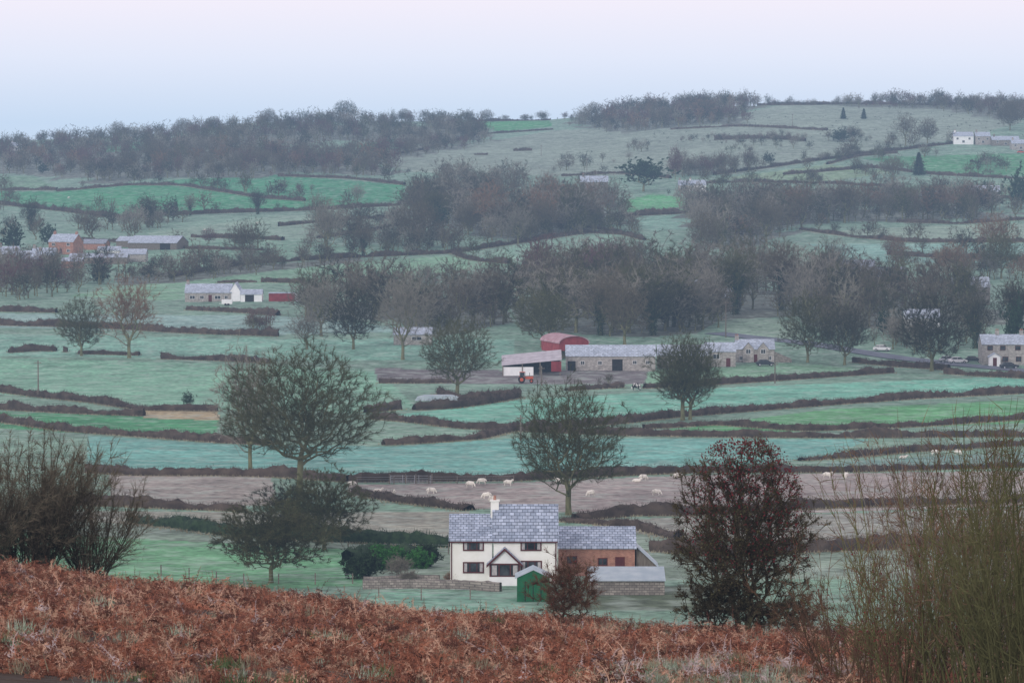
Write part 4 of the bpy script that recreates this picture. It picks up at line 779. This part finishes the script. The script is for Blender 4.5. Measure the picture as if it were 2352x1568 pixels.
wobj('willow_shrub',2290,78,60,7.4,1.1,.42,3,'whip','rust',.030,11,40)
wobj('willow_shrub',2130,80,38,6.6,1.0,.50,4,'whip','whipred',.026,11,45)
wobj('willow_shrub',2380,74,50,7.2,1.0,.42,5,'whip','whip',.030,12,40)
wobj('willow_shrub',2215,92,44,7.2,1.4,.55,6,'pale','whipred',.028,12,70)
wobj('willow_shrub',2340,98,46,7.6,1.6,.50,26,'dark','brown',.030,14,110)
wobj('dog_rose_bush',1975,84,38,4.2,.8,.8,7,'whipred','whipred',.016,9,90)
o,tp=wobj('dog_rose_bush',2060,80,36,4.2,.8,.8,8,'whipred','whip',.016,9,90)
hp=tp[(tp[:,2]>1.)]; rb=np.random.default_rng(9); hp=hp[rb.integers(0,len(hp),1300)]+rb.normal(size=(1300,3))*.15; V,Fh=leaves(hp,.028,rb); obj('rose_hips',mk_mesh('rose_hips',V,[(Fh,0)],[M['berry']]),parent=o)
# ------------------------------------------------------------------ bracken
def bracken(seed,nf=9):
    rng=np.random.default_rng(seed); V=[];Fc=[]
    for i in range(nf):
        az=rng.uniform(0,6.28); L=rng.uniform(.5,1.1); el=rng.uniform(.3,1.3); d=np.array([math.cos(az)*math.cos(el),math.sin(az)*math.cos(el),math.sin(el)]); p=np.array([rng.normal()*.12,rng.normal()*.12,0.]); K_=12; dr=rng.uniform(.10,.28)
        side0=np.cross(d,[0,0,1]); side0/=np.linalg.norm(side0)+1e-9
        for k in range(K_):
            t=k/K_; q=p+d*L/K_
            w=.013*(1-t)+.003; s=side0*w; a=len(V); V+= [p-s,p+s,q+s,q-s]; Fc.append((a,a+1,a+2)); Fc.append((a,a+2,a+3))
            if k>=2:
                pl=.28*L*(1-t)**.7*rng.uniform(.4,1.2)
                for sg in(-1,1):
                    dirp=side0*sg+d*.45+np.array([0,0,rng.uniform(-.8,.35)])+rng.normal(size=3)*.4; dirp/=np.linalg.norm(dirp); nrm=np.cross(dirp,d+rng.normal(size=3)*.6); nrm/=np.linalg.norm(nrm)+1e-9; lat=np.cross(nrm,dirp)
                    a=len(V); m1=p+dirp*pl*.5+np.array([0,0,-.01]); V+=[p,m1+lat*pl*.12,m1-lat*pl*.12,p+dirp*pl+np.array([0,0,-pl*.35])]; Fc.append((a,a+1,a+2)); Fc.append((a+1,a+3,a+2))
                    for tt in(.35,.65):
                        c=p+dirp*pl*tt; a=len(V); V+=[c,c+lat*pl*.30+dirp*pl*.05,c+dirp*pl*.11]; Fc.append((a,a+1,a+2)); a=len(V); V+=[c,c-lat*pl*.30+dirp*pl*.05,c+dirp*pl*.11]; Fc.append((a,a+1,a+2))
            p=q; d=d+np.array([0,0,-dr])+rng.normal(size=3)*.08; d/=np.linalg.norm(d)
    return np.array(V),np.array(Fc)
bm=[nmat('bracken_rust',(.20,.070,.040),(.35,.145,.085),2.2,.9,.4),nmat('bracken_tan',(.40,.23,.15),(.54,.35,.25),2.2,.9,.2),nmat('bracken_dark',(.085,.032,.022),(.17,.065,.042),2.2,.9,.3),nmat('bracken_frosted',(.36,.27,.25),(.52,.46,.47),2.,.9,.2)]
src=[]
for i in range(10):
    V,Fh=bracken(200+i,8 if i<6 else 5); src.append(mk_mesh('bracken%d'%i,V,[(Fh,0)],[bm[[0,0,0,2,2,0,1,1,0,3][i]]]))
rng=np.random.default_rng(77); n=16500; y=70+(146-70)*rng.random(n)**.85; x=rng.uniform(-1,1,n)*(y*.165+2.5)
keep=~inpoly(x,y,knoll); 
cl=np.sin(x*1.1+np.sin(y*.7))*np.sin(y*.9+np.sin(x*.8)*1.5); keep&=(cl>-.75)|(rng.random(n)<.4)
keep&=~((x>y*.04)&(y<100)&(rng.random(n)<.3)); x=x[keep];y=y[keep];n=len(x)
hz=.78+.30*np.sin(x*.5+1)*np.sin(y*.35)+.20*cl[keep]; s=rng.uniform(.55,1.2,n)*np.clip(hz,.5,1.2)
kd=rng.integers(0,9,n); frost=(x>y*.02)&(x<y*.10)&(y<94); kd[(rng.random(n)<.03)|(frost&(rng.random(n)<.22))]=9
scatter('bracken',np.stack([x,y,height(x,y)-.03],1),np.stack([s,s,s*rng.uniform(.7,1.15,n)],1),np.stack([rng.normal(size=n)*.2,rng.normal(size=n)*.2,rng.uniform(0,6.28,n)],1),kd,src)
gs=[]
for i in range(3):
    r_=np.random.default_rng(i); k=70; pt=np.stack([r_.normal(size=k)*.16,r_.normal(size=k)*.16,np.zeros(k)],1); D=r_.normal(size=(k,3))*.35+np.array([0,0,1.]); D/=np.linalg.norm(D,axis=1,keepdims=True); V,Fh=spikes(pt,D,r_.uniform(.15,.4,k),np.full(k,.025),r_); gs.append(mk_mesh('tuft%d'%i,V,[(Fh,0)],[[nmat('frosted_grass',(.22,.28,.19),(.38,.44,.36),1.,.9,.25),M['straw'],nmat('green_grass',(.07,.11,.04),(.13,.18,.08),1.)][i]]))
n=9000; y=rng.uniform(66,150,n); x=rng.uniform(-1,1,n)*(y*.165+2); kp=inpoly(x,y,knoll)|(rng.random(n)<.04)|((x>y*.02)&(x<y*.09)&(y<92)&(rng.random(n)<.25)); x=x[kp];y=y[kp]
k2=2500; ys=rng.uniform(118,130,k2); xs2=rng.uniform(2,9,k2); kk=inpoly(xs2,ys,knoll); x=np.concatenate([x,xs2[kk]]);y=np.concatenate([y,ys[kk]]); n=len(x); s=rng.uniform(.7,1.4,n)
scatter('rough_grass',np.stack([x,y,height(x,y)-.02],1),np.stack([s,s,s],1),np.stack([0*s,0*s,rng.uniform(0,6.28,n)],1),rng.integers(0,3,n),gs)
# ------------------------------------------------------------------ emissive haze volume
hb=B(); hb.box(-2500,2500,-150,2900,-90,260); me=bpy.data.meshes.new('emissive_valley_haze'); me.from_pydata(hb.V,[],hb.F)
m=bpy.data.materials.new('emissive_valley_haze'); m.use_nodes=True; nt=m.node_tree; nt.nodes.clear(); out=nt.nodes.new('ShaderNodeOutputMaterial')
SG=.00014
va=nt.nodes.new('ShaderNodeVolumeAbsorption'); va.inputs['Color'].default_value=(0,0,0,1); va.inputs['Density'].default_value=SG
ve=nt.nodes.new('ShaderNodeEmission'); ve.inputs['Color'].default_value=(.36,.52,.76,1); ve.inputs['Strength'].default_value=SG*1.0  # volume glows faint blue to imitate airlight; nothing scatters
ad=nt.nodes.new('ShaderNodeAddShader'); nt.links.new(va.outputs[0],ad.inputs[0]); nt.links.new(ve.outputs[0],ad.inputs[1]); nt.links.new(ad.outputs[0],out.inputs['Volume']); me.materials.append(m); obj('emissive_valley_haze',me)
# ------------------------------------------------------------------ light
EL,AZ=math.radians(22),math.radians(205)
wd=bpy.data.worlds.new('World'); SC.world=wd; wd.use_nodes=True; nt=wd.node_tree; N=nt.nodes;L=nt.links; bg=N['Background']; bg.inputs['Strength'].default_value=.15
sk=N.new('ShaderNodeTexSky'); sk.sky_type='NISHITA'; sk.sun_disc=False; sk.sun_elevation=EL; sk.sun_rotation=AZ
tc=N.new('ShaderNodeTexCoord'); sp=N.new('ShaderNodeSeparateXYZ'); L.new(tc.outputs['Generated'],sp.inputs[0])
rp=N.new('ShaderNodeValToRGB'); mr=N.new('ShaderNodeMapRange'); mr.inputs['From Min'].default_value=0; mr.inputs['From Max'].default_value=.06; L.new(sp.outputs[2],mr.inputs['Value']); L.new(mr.outputs[0],rp.inputs[0])
e_=rp.color_ramp.elements; e_[0].position=.10; e_[0].color=(.55,.65,.78,1); e_[1].position=.74; e_[1].color=(.96,.84,.87,1); x_=e_.new(.42); x_.color=(.78,.78,.86,1)
sc_=N.new('ShaderNodeVectorMath'); sc_.operation='SCALE'; sc_.inputs['Scale'].default_value=1.24/.15; L.new(rp.outputs[0],sc_.inputs[0])
m2=N.new('ShaderNodeMapRange'); m2.interpolation_type='SMOOTHSTEP'; m2.inputs['From Min'].default_value=.1; m2.inputs['From Max'].default_value=.8; m2.inputs['To Max'].default_value=.38; L.new(sp.outputs[2],m2.inputs['Value'])
mx=N.new('ShaderNodeMix'); mx.data_type='RGBA'; L.new(m2.outputs[0],mx.inputs[0]); L.new(sc_.outputs[0],mx.inputs[6]); L.new(sk.outputs[0],mx.inputs[7]); L.new(mx.outputs[2],bg.inputs['Color'])
sl=bpy.data.lights.new('sun','SUN'); sl.energy=1.3; sl.angle=math.radians(20); sl.color=(1,.97,.95); so=bpy.data.objects.new('sun',sl); COL.objects.link(so)
dv=Vector((math.sin(AZ)*math.cos(EL),math.cos(AZ)*math.cos(EL),math.sin(EL))); so.rotation_euler=dv.to_track_quat('Z','Y').to_euler()
SC.view_settings.view_transform='Standard'; SC.view_settings.look='None'; SC.view_settings.exposure=0
cd=bpy.data.cameras.new('camera'); cd.sensor_width=36; cd.lens=36*F/2352; cd.clip_start=.5; cd.clip_end=30000; co=bpy.data.objects.new('camera',cd); COL.objects.link(co); co.rotation_euler=(math.pi/2-PITCH,0,0); SC.camera=co
print('FARMHOUSE AT',G(1157,1341),'verts',sum(len(m.vertices) for m in bpy.data.meshes))
